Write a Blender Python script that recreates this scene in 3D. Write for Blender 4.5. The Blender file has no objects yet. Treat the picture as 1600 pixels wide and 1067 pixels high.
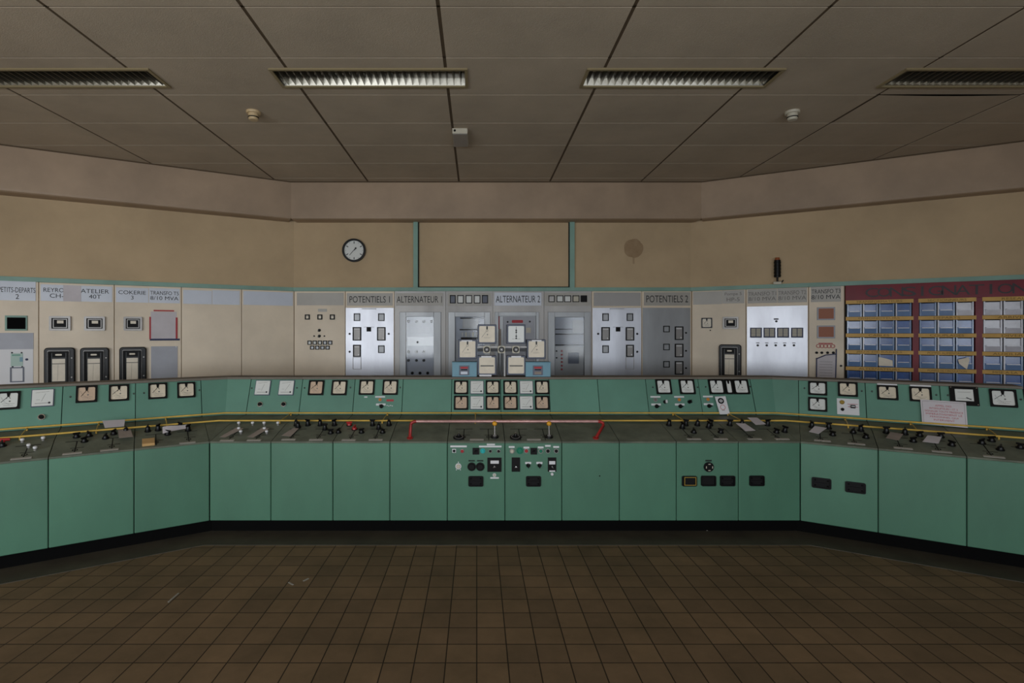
import bpy, math, random
from mathutils import Vector, Matrix
random.seed(7)
C = bpy.context.scene.collection
SC = bpy.context.scene

# ---------------------------------------------------------------- camera, world, light, exposure
F = 820.0; CX = 745.0; CY = 520.0; EYE = Vector((0, 0, 1.6))
cd = bpy.data.cameras.new('camera'); cam = bpy.data.objects.new('camera', cd); C.objects.link(cam)
cam.location = EYE; cam.rotation_euler = (math.radians(90), 0, 0)
cd.sensor_width = 36; cd.lens = F * 36 / 1600; cd.sensor_fit = 'HORIZONTAL'
cd.shift_x = (800 - CX) / 1600; cd.shift_y = (CY - 533.5) / 1600
cd.clip_start = 0.05; cd.clip_end = 100
SC.camera = cam
SC.view_settings.view_transform = 'Standard'; SC.view_settings.look = 'None'
SC.view_settings.gamma = 1; SC.view_settings.use_curve_mapping = False
SC.view_settings.exposure = 0.56
w = bpy.data.worlds.new('world'); SC.world = w; w.use_nodes = True
w.node_tree.nodes['Background'].inputs[0].default_value = (0.62, 0.78, 1.0, 1)
w.node_tree.nodes['Background'].inputs[1].default_value = 1.0
YB = -1.9                                             # rear wall, behind the camera
def window_light(name, x, wdt, z, hgt, power, col):
    l = bpy.data.lights.new(name, 'AREA'); l.shape = 'RECTANGLE'; l.size = wdt; l.size_y = hgt
    l.energy = power; l.color = col
    o = bpy.data.objects.new(name, l); C.objects.link(o)
    o.location = (x, YB - 0.35, z); o.rotation_euler = (math.radians(90), 0, 0)
    return o
WIN = [(-4.9, 1.9), (-2.05, 1.9), (0.8, 1.9), (3.65, 1.9)]   # window centre and width in the rear wall
WZ0, WZ1 = 0.85, 2.35
WPOW = [88, 72, 54, 34]
for (wx, ww), wp in zip(WIN, WPOW):
    window_light('daylight', wx, ww, (WZ0 + WZ1) / 2, WZ1 - WZ0, wp, (0.93, 0.97, 1.0))

# ---------------------------------------------------------------- materials
def lin(c):
    c = c / 255.0
    return c / 12.92 if c <= 0.04045 else ((c + 0.055) / 1.055) ** 2.4
def rgb(c): return (lin(c[0]), lin(c[1]), lin(c[2]), 1)
MATS = {}
def mat(name, col, rough=0.6, metal=0.0, var=0.0, scale=3.0, bump=0.0, bscale=40.0, spec=0.5, col2=None, stretch=None):
    if name in MATS: return MATS[name]
    m = bpy.data.materials.new(name); m.use_nodes = True
    nt = m.node_tree; b = nt.nodes['Principled BSDF']
    b.inputs['Base Color'].default_value = rgb(col)
    b.inputs['Roughness'].default_value = rough; b.inputs['Metallic'].default_value = metal
    b.inputs['Specular IOR Level'].default_value = spec
    if var > 0 or bump > 0:
        tc = nt.nodes.new('ShaderNodeTexCoord'); oi = nt.nodes.new('ShaderNodeObjectInfo')
        ad = nt.nodes.new('ShaderNodeVectorMath'); ad.operation = 'MULTIPLY_ADD'; ad.inputs[1].default_value = (3.7, 3.7, 3.7)
        nt.links.new(oi.outputs['Location'], ad.inputs[0]); nt.links.new(tc.outputs['Object'], ad.inputs[2]); src = ad.outputs[0]
        if stretch:
            mp = nt.nodes.new('ShaderNodeMapping'); mp.inputs['Scale'].default_value = stretch
            nt.links.new(src, mp.inputs[0]); src = mp.outputs[0]
    if var > 0:
        n = nt.nodes.new('ShaderNodeTexNoise'); n.inputs['Scale'].default_value = scale; n.inputs['Detail'].default_value = 8
        n.inputs['Roughness'].default_value = 0.62
        nt.links.new(src, n.inputs['Vector'])
        r = nt.nodes.new('ShaderNodeValToRGB')
        r.color_ramp.elements[0].position = 0.3; r.color_ramp.elements[1].position = 0.7
        c2 = col2 or [v * (1 - var) for v in col]
        r.color_ramp.elements[0].color = rgb(c2); r.color_ramp.elements[1].color = rgb([min(255, v * (1 + var * 0.35)) for v in col])
        nt.links.new(n.outputs['Fac'], r.inputs[0]); nt.links.new(r.outputs[0], b.inputs['Base Color'])
        mr = nt.nodes.new('ShaderNodeMapRange'); mr.inputs['To Min'].default_value = min(1, rough * 1.15); mr.inputs['To Max'].default_value = rough * 0.88
        nt.links.new(n.outputs['Fac'], mr.inputs['Value']); nt.links.new(mr.outputs[0], b.inputs['Roughness'])
    if bump > 0:
        n2 = nt.nodes.new('ShaderNodeTexNoise'); n2.inputs['Scale'].default_value = bscale; n2.inputs['Detail'].default_value = 4
        nt.links.new(src, n2.inputs['Vector'])
        bp = nt.nodes.new('ShaderNodeBump'); bp.inputs['Strength'].default_value = bump; bp.inputs['Distance'].default_value = 0.01
        nt.links.new(n2.outputs['Fac'], bp.inputs['Height']); nt.links.new(bp.outputs[0], b.inputs['Normal'])
    MATS[name] = m
    return m
def glass(name, col, alpha):
    m = bpy.data.materials.new(name); m.use_nodes = True; nt = m.node_tree
    nt.nodes.remove(nt.nodes['Principled BSDF'])
    g = nt.nodes.new('ShaderNodeBsdfGlossy'); g.inputs['Roughness'].default_value = 0.09; g.inputs['Color'].default_value = (1, 1, 1, 1)
    t = nt.nodes.new('ShaderNodeBsdfTransparent'); t.inputs['Color'].default_value = rgb(col)
    fr = nt.nodes.new('ShaderNodeFresnel'); fr.inputs['IOR'].default_value = alpha
    mx = nt.nodes.new('ShaderNodeMixShader')
    ge = nt.nodes.new('ShaderNodeNewGeometry'); mu = nt.nodes.new('ShaderNodeMath'); mu.operation = 'SUBTRACT'; mu.use_clamp = True
    nt.links.new(fr.outputs[0], mu.inputs[0]); nt.links.new(ge.outputs['Backfacing'], mu.inputs[1])
    nt.links.new(mu.outputs[0], mx.inputs[0]); nt.links.new(t.outputs[0], mx.inputs[1]); nt.links.new(g.outputs[0], mx.inputs[2])
    nt.links.new(mx.outputs[0], nt.nodes['Material Output'].inputs['Surface'])
    MATS[name] = m
    return m

M_green = mat('green_enamel', (79, 125, 102), 0.38, var=0.12, scale=1.3, bump=0.03, bscale=90, stretch=(1, 1, 0.45))
M_green2 = mat('green_enamel_upper', (94, 140, 122), 0.45, var=0.09, scale=1.6)
M_desk = mat('dark_linoleum', (104, 110, 96), 0.5, var=0.22, scale=6)
M_seam = mat('seam_dark', (22, 34, 30), 0.8)
M_cap = mat('cap_strip', (112, 104, 92), 0.6, var=0.1)
M_toe = mat('toe_black', (7, 7, 7), 0.85, spec=0.1)
M_wall = mat('wall_beige', (192, 168, 134), 0.85, var=0.09, scale=0.9, bump=0.05, bscale=120)
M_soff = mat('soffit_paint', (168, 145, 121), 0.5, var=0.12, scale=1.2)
M_teal = mat('teal_paint', (128, 164, 150), 0.5, var=0.08, scale=3)
M_cream = mat('cabinet_cream', (228, 212, 188), 0.45, var=0.07, scale=1.4)
M_alu = mat('brushed_aluminium', (168, 169, 175), 0.34, 0.85, var=0.10, scale=2.5, stretch=(1, 1, 0.3))
M_alud = mat('aluminium_dull', (150, 152, 154), 0.42, 0.6, var=0.12, scale=2.5, stretch=(1, 1, 0.25))
M_steel = mat('grey_metal', (152, 149, 146), 0.4, 0.35, var=0.1, scale=2, stretch=(1, 1, 0.25))
M_greyp = mat('grey_panel', (160, 162, 170), 0.5, 0.1, var=0.06)
M_white = mat('white_label', (214, 214, 216), 0.4)
M_plate = mat('name_plate', (200, 206, 218), 0.3, var=0.04)
M_plateg = mat('name_plate_grey', (168, 164, 156), 0.38, var=0.05)
M_ink = mat('ink', (38, 40, 44), 0.7)
M_inkf = mat('ink_faded', (110, 108, 104), 0.7)
M_red = mat('red_plastic', (165, 32, 34), 0.35)
M_redink = mat('red_ink', (176, 60, 66), 0.7)
M_blueink = mat('blue_tape', (38, 46, 84), 0.6)
M_black = mat('black_plastic', (11, 11, 12), 0.35, spec=0.25)
M_blackm = mat('black_matt', (17, 17, 18), 0.6, spec=0.2)
M_dialw = mat('dial_white', (214, 216, 212), 0.35)
M_dialc = mat('dial_cream', (218, 206, 184), 0.35, var=0.05, scale=12)
M_dialp = mat('dial_yellowed', (204, 178, 154), 0.35, var=0.06, scale=12)
M_mb = mat('meter_case_blue_grey', (86, 92, 108), 0.45)
M_blue = mat('blue_box', (104, 150, 168), 0.45, var=0.05)
M_yel = mat('yellow_rod', (206, 168, 70), 0.4, var=0.12, scale=9)
M_yelk = mat('yellow_knob', (222, 160, 40), 0.4)
M_orange = mat('orange_lamp', (196, 128, 40), 0.35)
M_orangeb = mat('orange_screen', (150, 82, 44), 0.5)
M_chrome = mat('chrome', (205, 205, 205), 0.18, 1.0)
M_cyan = mat('cyan_button', (40, 176, 176), 0.3)
M_greenb = mat('green_button', (22, 120, 92), 0.3)
M_brass = mat('brass', (178, 150, 76), 0.35, 0.7)
M_rackred = mat('rack_red', (120, 16, 34), 0.3, var=0.12, scale=5, spec=0.2)
M_rackyel = mat('rack_yellow', (206, 160, 66), 0.45, var=0.06, scale=8)
M_bin = mat('bin_blue', (62, 98, 164), 0.16, var=0.2, scale=7)
M_binlab = mat('bin_label', (104, 134, 176), 0.16, var=0.08, scale=7)
M_binw = mat('bin_clear', (196, 196, 206), 0.2, var=0.1, scale=7)
M_paper = mat('paper', (206, 200, 204), 0.8, var=0.04, scale=6)
M_papero = mat('paper_old', (150, 138, 128), 0.85, var=0.12, scale=6)
M_card = mat('cardboard', (196, 158, 104), 0.8, var=0.12, scale=9)
M_tile = mat('ceiling_tile', (182, 167, 146), 0.9, var=0.07, scale=1.6, bump=0.25, bscale=150)
M_tbar = mat('ceiling_bar', (84, 68, 48), 0.8)
M_void = mat('void_dark', (20, 17, 13), 0.95)
M_lrim = mat('luminaire_rim', (138, 124, 92), 0.5)
M_louv = mat('louvre_metal', (138, 134, 124), 0.3, 0.9)
M_tube = mat('fluorescent_tube', (206, 204, 196), 0.35)
M_beige = mat('detector_beige', (196, 172, 132), 0.5)
M_ivory = mat('ivory_box', (190, 184, 166), 0.5)
M_railr = mat('red_rail_paint', (160, 40, 38), 0.36, var=0.25, scale=14, col2=(120, 28, 26))
M_railw = mat('worn_rail', (200, 156, 150), 0.24, 0.35, var=0.15, scale=20)
M_border = mat('floor_border', (74, 68, 56), 0.5, var=0.2, scale=4)
M_glass = glass('door_glass', (248, 250, 252), 1.45)
M_wframe = mat('window_frame', (150, 150, 146), 0.5)

# ---------------------------------------------------------------- mesh builder
class Surf:
    """a flat surface in the room: origin, right, up, normal towards the viewer"""
    def __init__(s, O, U, V):
        s.O = Vector(O); s.U = Vector(U).normalized(); s.V = Vector(V).normalized(); s.N = s.U.cross(s.V).normalized()
    def at(s, u, v, n=0): return s.O + s.U * u + s.V * v + s.N * n
    def px(s, x, y):
        d = Vector(((x - CX) / F, 1, (CY - y) / F))
        t = (s.O - EYE).dot(s.N) / d.dot(s.N)
        p = EYE + d * t - s.O
        return p.dot(s.U), p.dot(s.V)
    def rect(s, x0, y0, x1, y1):
        xm, ym = (x0 + x1) / 2, (y0 + y1) / 2
        return s.px(x0, ym)[0], s.px(x1, ym)[0], s.px(xm, y1)[1], s.px(xm, y0)[1]
WORLD = Surf((0, 0, 0), (1, 0, 0), (0, 0, 1))          # N = -y

TXT = {}
def glyphs(s):
    if s in TXT: return TXT[s]
    cu = bpy.data.curves.new('t', 'FONT'); cu.body = s; cu.align_x = 'CENTER'; cu.resolution_u = 3; cu.offset = 0.0; cu.space_line = 0.95
    o = bpy.data.objects.new('t', cu); C.objects.link(o)
    bpy.context.view_layer.update()
    dg = bpy.context.evaluated_depsgraph_get(); me = o.evaluated_get(dg).to_mesh()
    vs = [(v.co.x, v.co.y) for v in me.vertices]; fs = [tuple(p.vertices) for p in me.polygons]
    o.evaluated_get(dg).to_mesh_clear(); bpy.data.objects.remove(o); bpy.data.curves.remove(cu)
    x0 = min(v[0] for v in vs); x1 = max(v[0] for v in vs); y0 = min(v[1] for v in vs); y1 = max(v[1] for v in vs)
    TXT[s] = ([((x - x0) / (x1 - x0), (y - y0) / (y1 - y0)) for x, y in vs], fs, (x1 - x0) / (y1 - y0))
    return TXT[s]

FRAME = {}
class MB:
    def __init__(s, surf=WORLD):
        s.v = []; s.f = []; s.fm = []; s.mats = []; s.s = surf; s.smooth = []
    def mi(s, m):
        if m not in s.mats: s.mats.append(m)
        return s.mats.index(m)
    def add(s, pts, faces, m, smooth=False):
        b = len(s.v); s.v += [tuple(p) for p in pts]; k = s.mi(m)
        for f in faces: s.f.append(tuple(b + i for i in f)); s.fm.append(k); s.smooth.append(smooth)
    def poly(s, uv, n0, n1, m):
        """prism over a counter-clockwise outline"""
        a = [s.s.at(u, v, n0) for u, v in uv]; b = [s.s.at(u, v, n1) for u, v in uv]; k = len(uv)
        fs = [tuple(range(k - 1, -1, -1)), tuple(range(k, 2 * k))]
        fs += [(i, (i + 1) % k, k + (i + 1) % k, k + i) for i in range(k)]
        s.add(a + b, fs, m)
    def box(s, u0, u1, v0, v1, n0, n1, m):
        s.poly([(u0, v0), (u1, v0), (u1, v1), (u0, v1)], n0, n1, m)
    def cbox(s, cu, cv, w, h, n0, n1, m): s.box(cu - w / 2, cu + w / 2, cv - h / 2, cv + h / 2, n0, n1, m)
    def outline(s, u0, u1, v0, v1, r, seg=4):
        pts = []
        for cx, cy, a0 in ((u1 - r, v0 + r, -90), (u1 - r, v1 - r, 0), (u0 + r, v1 - r, 90), (u0 + r, v0 + r, 180)):
            for i in range(seg + 1):
                a = math.radians(a0 + 90 * i / seg); pts.append((cx + r * math.cos(a), cy + r * math.sin(a)))
        return pts
    def rrect(s, cu, cv, w, h, r, n0, n1, m, seg=4, c=0.0):
        o = s.outline(cu - w / 2, cu + w / 2, cv - h / 2, cv + h / 2, r, seg)
        if c <= 0: s.poly(o, n0, n1, m); return
        i = s.outline(cu - w / 2 + c, cu + w / 2 - c, cv - h / 2 + c, cv + h / 2 - c, max(r - c, r * 0.4), seg); k = len(o)
        pts = [s.s.at(u, v, n0) for u, v in o] + [s.s.at(u, v, n1 - c) for u, v in o] + [s.s.at(u, v, n1) for u, v in i]
        fs = [tuple(range(k - 1, -1, -1)), tuple(range(2 * k, 3 * k))]
        for L in (0, 1):
            fs += [(L * k + j, L * k + (j + 1) % k, (L + 1) * k + (j + 1) % k, (L + 1) * k + j) for j in range(k)]
        s.add(pts, fs, m)
    def ring(s, cu, cv, w, h, b, ro, ri, n0, n1, m, seg=4):
        o = s.outline(cu - w / 2, cu + w / 2, cv - h / 2, cv + h / 2, ro, seg)
        i = s.outline(cu - w / 2 + b, cu + w / 2 - b, cv - h / 2 + b, cv + h / 2 - b, ri, seg); k = len(o)
        P = [s.s.at(u, v, n0) for u, v in o] + [s.s.at(u, v, n1) for u, v in o] + [s.s.at(u, v, n1) for u, v in i] + [s.s.at(u, v, n0) for u, v in i]
        fs = []
        for L in range(4):
            for j in range(k):
                a, bb = L * k + j, L * k + (j + 1) % k; c_, d = ((L + 1) % 4) * k + (j + 1) % k, ((L + 1) % 4) * k + j
                fs.append((a, bb, c_, d))
        s.add(P, fs, m)
    def cyl(s, cu, cv, r, n0, n1, m, seg=18, r1=None, c=0.0):
        r1 = r if r1 is None else r1
        P = []; rings = [(r, n0), (r1, n1 - c)] + ([(r1 - c, n1)] if c > 0 else [])
        for rr, nn in rings: P += [s.s.at(cu + rr * math.cos(2 * math.pi * i / seg), cv + rr * math.sin(2 * math.pi * i / seg), nn) for i in range(seg)]
        k = len(rings)
        s.add(P, [(L * seg + i, L * seg + (i + 1) % seg, (L + 1) * seg + (i + 1) % seg, (L + 1) * seg + i) for L in range(k - 1) for i in range(seg)], m, True)
        s.add(P[:seg], [tuple(range(seg - 1, -1, -1))], m); s.add(P[-seg:], [tuple(range(seg))], m)
    def annulus(s, cu, cv, r0, r1, n0, n1, m, seg=32):
        P = []
        for rr, nn in ((r1, n0), (r1, n1), (r0, n1), (r0, n0)):
            P += [s.s.at(cu + rr * math.cos(2 * math.pi * i / seg), cv + rr * math.sin(2 * math.pi * i / seg), nn) for i in range(seg)]
        s.add(P, [(L * seg + i, L * seg + (i + 1) % seg, ((L + 1) % 4) * seg + (i + 1) % seg, ((L + 1) % 4) * seg + i) for L in range(4) for i in range(seg)], m)
    def bar(s, u0, v0, u1, v1, w, n0, n1, m):
        d = Vector((u1 - u0, v1 - v0)); p = Vector((-d.y, d.x)).normalized() * w / 2
        s.poly([(u0 - p.x, v0 - p.y), (u1 - p.x, v1 - p.y), (u1 + p.x, v1 + p.y), (u0 + p.x, v0 + p.y)], n0, n1, m)
    def text(s, t, u0, u1, v0, v1, n, m):
        """lettering stretched into the given rectangle"""
        vs, fs, asp = glyphs(t)
        s.add([s.s.at(u0 + x * (u1 - u0), v0 + y * (v1 - v0), n) for x, y in vs], fs, m)
    def sphere(s, p, r, m, seg=14, rings=8, sx=1, sz=1):
        p = Vector(p); P = []
        for j in range(1, rings):
            a = math.pi * j / rings
            for i in range(seg):
                b = 2 * math.pi * i / seg; P.append(p + Vector((r * sx * math.sin(a) * math.cos(b), r * sx * math.sin(a) * math.sin(b), r * sz * math.cos(a))))
        P += [p + Vector((0, 0, r * sz)), p - Vector((0, 0, r * sz))]; t = len(P) - 2
        fs = [(j * seg + i, (j + 1) * seg + i, (j + 1) * seg + (i + 1) % seg, j * seg + (i + 1) % seg) for j in range(rings - 2) for i in range(seg)]
        fs += [(t, i, (i + 1) % seg) for i in range(seg)] + [(t + 1, (rings - 2) * seg + (i + 1) % seg, (rings - 2) * seg + i) for i in range(seg)]
        s.add(P, fs, m, True)
    def tube(s, pts, r, m, seg=12, r1=None):
        pts = [Vector(p) for p in pts]; P = []; n = len(pts)
        for i, p in enumerate(pts):
            d = (pts[min(i + 1, n - 1)] - pts[max(i - 1, 0)]).normalized()
            a = d.cross(Vector((0, 0, 1)));
            if a.length < 0.05: a = d.cross(Vector((0, 1, 0)))
            a.normalize(); b = d.cross(a).normalized()
            rr = r if r1 is None else r + (r1 - r) * i / (n - 1)
            P += [p + a * rr * math.cos(2 * math.pi * k / seg) + b * rr * math.sin(2 * math.pi * k / seg) for k in range(seg)]
        s.add(P, [(L * seg + i, L * seg + (i + 1) % seg, (L + 1) * seg + (i + 1) % seg, (L + 1) * seg + i) for L in range(n - 1) for i in range(seg)], m, True)
        s.add(P[:seg], [tuple(range(seg - 1, -1, -1))], m); s.add(P[-seg:], [tuple(range(seg))], m)
    def build(s, name, parent=None, bevel=0, label=None, world=False):
        # vertices are stored in the frame of the thing (origin at its base, x along the surface it stands on)
        if parent is not None: fr = FRAME[parent.name]
        elif world: fr = Matrix.Identity(4)
        else:
            ux = s.s.U; ang = math.atan2(ux.y, ux.x) if ux.xy.length > 0.1 else 0.0
            c = sum((Vector(p) for p in s.v), Vector()) / len(s.v); fr = Matrix.Translation(c) @ Matrix.Rotation(ang, 4, 'Z')
        inv = fr.inverted()
        me = bpy.data.meshes.new(name); me.from_pydata([inv @ Vector(p) for p in s.v], [], s.f)
        for m in s.mats: me.materials.append(m)
        me.polygons.foreach_set('material_index', s.fm); me.polygons.foreach_set('use_smooth', s.smooth)
        me.update()
        import bmesh
        bm = bmesh.new(); bm.from_mesh(me); bmesh.ops.recalc_face_normals(bm, faces=bm.faces); bm.to_mesh(me); bm.free()
        o = bpy.data.objects.new(name, me); C.objects.link(o)
        if parent is not None: o.parent = parent
        else: o.matrix_world = fr
        FRAME[o.name] = fr
        if bevel:
            b = o.modifiers.new('bevel', 'BEVEL'); b.width = bevel; b.segments = 2; b.limit_method = 'ANGLE'
        if label: o['label'] = label
        return o

def thing(name, label, cat, loc, group=None, U=None):
    o = bpy.data.objects.new(name, None); C.objects.link(o); o.location = loc; o.empty_display_size = 0.05
    ang = math.atan2(U.y, U.x) if U is not None else 0.0; o.rotation_euler = (0, 0, ang)
    FRAME[o.name] = Matrix.Translation(Vector(loc)) @ Matrix.Rotation(ang, 4, 'Z')
    o['label'] = label; o['category'] = cat
    if group: o['group'] = group
    return o
def tag(o, label, cat, group=None):
    o['label'] = label; o['category'] = cat
    if group: o['group'] = group
    return o
def struct(o): o['kind'] = 'structure'; return o

# ---------------------------------------------------------------- room shell
ZC = 3.59
AL, AR = math.radians(28.0), math.radians(28.6)
WL = Vector((-2.49, 7.14, 0)); WR = Vector((2.91, 7.14, 0))
UL = Vector((math.cos(AL), math.sin(AL), 0)); UR = Vector((math.cos(AR), -math.sin(AR), 0))
LEN = 4.7
EL = WL - UL * LEN; ER = WR + UR * LEN
def wall_mesh(name, a, b, z0, z1, th, m):
    """wall from a to b seen from the room, thickness going outwards"""
    s = Surf((a.x, a.y, 0), b - a, (0, 0, 1)); mb = MB(s)
    mb.box(0, (b - a).length, z0, z1, -th, 0, m)
    return struct(mb.build(name, world=True))
def stained_wall():
    m = M_wall.copy(); m.name = 'wall_beige_stained'; nt = m.node_tree
    b = nt.nodes['Principled BSDF']; src = b.inputs['Base Color'].links[0].from_socket
    tc = nt.nodes.new('ShaderNodeTexCoord')
    sp = nt.nodes.new('ShaderNodeSeparateXYZ'); nt.links.new(tc.outputs['Object'], sp.inputs[0])
    nz = nt.nodes.new('ShaderNodeTexNoise'); nz.inputs['Scale'].default_value = 14; nt.links.new(tc.outputs['Object'], nz.inputs['Vector'])
    def M(op, a, b_=None, c=None):
        n = nt.nodes.new('ShaderNodeMath'); n.operation = op
        for i, x in enumerate((a, b_, c)):
            if x is None: continue
            if isinstance(x, (int, float)): n.inputs[i].default_value = x
            else: nt.links.new(x, n.inputs[i])
        return n.outputs[0]
    cx, cz = (990 - CX) / F * 7.14, 1.6 + (520 - 388) / F * 7.14
    dx = M('SUBTRACT', sp.outputs['X'], cx); dz = M('SUBTRACT', sp.outputs['Z'], cz)
    d = M('SQRT', M('ADD', M('MULTIPLY', dx, dx), M('MULTIPLY', dz, dz)))
    disc = M('LESS_THAN', M('ADD', d, M('MULTIPLY', nz.outputs['Fac'], 0.03)), 0.145)
    drip = M('MULTIPLY', M('LESS_THAN', M('ABSOLUTE', dx), 0.013), M('MULTIPLY', M('LESS_THAN', dz, 0), M('GREATER_THAN', dz, -0.21)))
    f = M('MAXIMUM', M('MULTIPLY', disc, M('ADD', 0.35, M('MULTIPLY', nz.outputs['Fac'], 0.5))), M('MULTIPLY', drip, 0.4))
    mx = nt.nodes.new('ShaderNodeMixRGB'); nt.links.new(f, mx.inputs[0]); nt.links.new(src, mx.inputs[1])
    mx.inputs[2].default_value = rgb((128, 100, 70)); nt.links.new(mx.outputs[0], b.inputs['Base Color'])
    return m
wall_mesh('wall_center', WL, WR, 0, ZC + 0.2, 0.15, stained_wall())
wall_mesh('wall_front_left', EL, WL, 0, ZC + 0.2, 0.15, M_wall)
wall_mesh('wall_front_right', WR, ER, 0, ZC + 0.2, 0.15, M_wall)
BL = Vector((EL.x, YB, 0)); BR = Vector((ER.x, YB, 0))
wall_mesh('wall_left', BL, EL, 0, ZC + 0.2, 0.15, M_wall)
wall_mesh('wall_right', ER, BR, 0, ZC + 0.2, 0.15, M_wall)
# rear wall with window openings
mb = MB(Surf((BR.x, YB, 0), (-1, 0, 0), (0, 0, 1)))
def rx(x): return BR.x - x
mb.box(0, rx(BL.x), 0, WZ0, -0.2, 0, M_wall); mb.box(0, rx(BL.x), WZ1, ZC + 0.2, -0.2, 0, M_wall)
edges = [BL.x] + [e for wx, ww in WIN for e in (wx - ww / 2, wx + ww / 2)] + [BR.x]
for i in range(0, len(edges), 2): mb.box(rx(edges[i + 1]), rx(edges[i]), WZ0, WZ1, -0.2, 0, M_wall)
struct(mb.build('wall_back', world=True))
for k, (wx, ww) in enumerate(WIN):
    mb = MB(Surf((wx + ww / 2, YB - 0.1, WZ0), (-1, 0, 0), (0, 0, 1))); h = WZ1 - WZ0
    for (a, b, c, d) in ((0, ww, 0, 0.06), (0, ww, h - 0.06, h), (0, 0.06, 0.06, h - 0.06), (ww - 0.06, ww, 0.06, h - 0.06),
                         (ww / 2 - 0.03, ww / 2 + 0.03, 0.06, h - 0.06)):
        mb.box(a, b, c, d, -0.03, 0.03, M_wframe)
    for q in (0, 1): mb.box(0.06 + q * (ww / 2 - 0.03), ww / 2 - 0.03 + q * (ww / 2 - 0.03), h * 0.68, h * 0.68 + 0.035, -0.02, 0.02, M_wframe)
    struct(mb.build('window_%d' % (k + 1), world=True))

# floor: tiles
def floor_mat():
    m = bpy.data.materials.new('floor_tiles'); m.use_nodes = True; nt = m.node_tree; b = nt.nodes['Principled BSDF']
    tc = nt.nodes.new('ShaderNodeTexCoord'); mp = nt.nodes.new('ShaderNodeMapping')
    mp.inputs['Location'].default_value = (0.0, 0.03, 0)
    nt.links.new(tc.outputs['Object'], mp.inputs[0])
    br = nt.nodes.new('ShaderNodeTexBrick'); br.offset = 0; br.squash = 1
    br.inputs['Scale'].default_value = 1; br.inputs['Mortar Size'].default_value = 0.0034; br.inputs['Mortar Smooth'].default_value = 0.3
    br.inputs['Bias'].default_value = 0.0; br.inputs['Brick Width'].default_value = 0.1515; br.inputs['Row Height'].default_value = 0.1515
    br.inputs['Color1'].default_value = rgb((124, 102, 77)); br.inputs['Color2'].default_value = rgb((108, 89, 68)); br.inputs['Mortar'].default_value = rgb((46, 34, 22))
    nt.links.new(mp.outputs[0], br.inputs['Vector'])
    n = nt.nodes.new('ShaderNodeTexNoise'); n.inputs['Scale'].default_value = 1.7; n.inputs['Detail'].default_value = 9; n.inputs['Roughness'].default_value = 0.7
    nt.links.new(tc.outputs['Object'], n.inputs['Vector'])
    r = nt.nodes.new('ShaderNodeValToRGB'); r.color_ramp.elements[0].position = 0.32; r.color_ramp.elements[1].position = 0.68
    r.color_ramp.elements[0].color = (0.6, 0.6, 0.54, 1); r.color_ramp.elements[1].color = (1.1, 1.05, 1.0, 1)
    nt.links.new(n.outputs['Fac'], r.inputs[0])
    mx = nt.nodes.new('ShaderNodeMixRGB'); mx.blend_type = 'MULTIPLY'; mx.inputs[0].default_value = 0.85
    nt.links.new(br.outputs['Color'], mx.inputs[1]); nt.links.new(r.outputs[0], mx.inputs[2])
    nt.links.new(mx.outputs[0], b.inputs['Base Color']); b.inputs['Roughness'].default_value = 0.62
    b.inputs['Specular IOR Level'].default_value = 0.3
    bp = nt.nodes.new('ShaderNodeBump'); bp.inputs['Strength'].default_value = 0.5; bp.inputs['Distance'].default_value = 0.004; bp.invert = True
    nt.links.new(br.outputs['Fac'], bp.inputs['Height']); nt.links.new(bp.outputs[0], b.inputs['Normal'])
    return m
mb = MB(Surf((0, 0, 0), (1, 0, 0), (0, 1, 0)))
mb.box(BL.x - 0.2, BR.x + 0.2, YB - 0.3, 7.4, -0.1, 0, floor_mat()); struct(mb.build('floor', world=True))

# ceiling lamps footprint (shared with the ceiling)
LX = [-3.97, -1.57, 0.83, 3.23]; LW = 1.5; LY0, LY1 = 3.945, 4.245
gx = [-0.235 + 1.197 * k for k in range(-6, 7)]; gy = [3.795 + 0.5905 * k for k in range(-10, 7)]
mb = MB(Surf((0, 0, ZC), (1, 0, 0), (0, -1, 0)))       # faces down: N = -z
def ctile(x0, x1, y0, y1):
    for lx in LX:
        if x0 < lx + LW and x1 > lx and y0 < LY1 and y1 > LY0:
            if y0 < LY0: ctile(x0, x1, y0, LY0)
            if y1 > LY1: ctile(x0, x1, LY1, y1)
            if x0 < lx: ctile(x0, lx, max(y0, LY0), min(y1, LY1))
            if x1 > lx + LW: ctile(lx + LW, x1, max(y0, LY0), min(y1, LY1))
            return
    mb.box(x0, x1, -y1, -y0, -0.015, 0, M_tile)
for i in range(len(gx) - 1):
    for j in range(len(gy) - 1):
        x0, x1, y0, y1 = gx[i] + 0.012, gx[i + 1] - 0.012, gy[j] + 0.006, gy[j + 1] - 0.006
        if abs(gx[i] - 3.356) < 0.05 and abs(gy[j] - 4.3855) < 0.02:      # one tile has sagged along its near edge
            n = 12; P = []; 
            for b_ in range(4):
                for a in range(n + 1):
                    t = a / n; q = b_ / 3
                    P.append((x0 + (x1 - x0) * t, y0 + (y1 - y0) * q, ZC - 0.009 * math.sin(math.pi * t) * (1 - q)))
            mb.add(P, [(r * (n + 1) + a, r * (n + 1) + a + 1, (r + 1) * (n + 1) + a + 1, (r + 1) * (n + 1) + a) for r in range(3) for a in range(n)], M_tile)
            continue
        ctile(x0, x1, y0, y1)
mb.box(BL.x - 0.1, BR.x + 0.1, -7.3, -YB + 0.2, -0.25, -0.19, M_void)
struct(mb.build('ceiling', world=True))
mb = MB(Surf((0, 0, ZC), (1, 0, 0), (0, -1, 0)))
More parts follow.
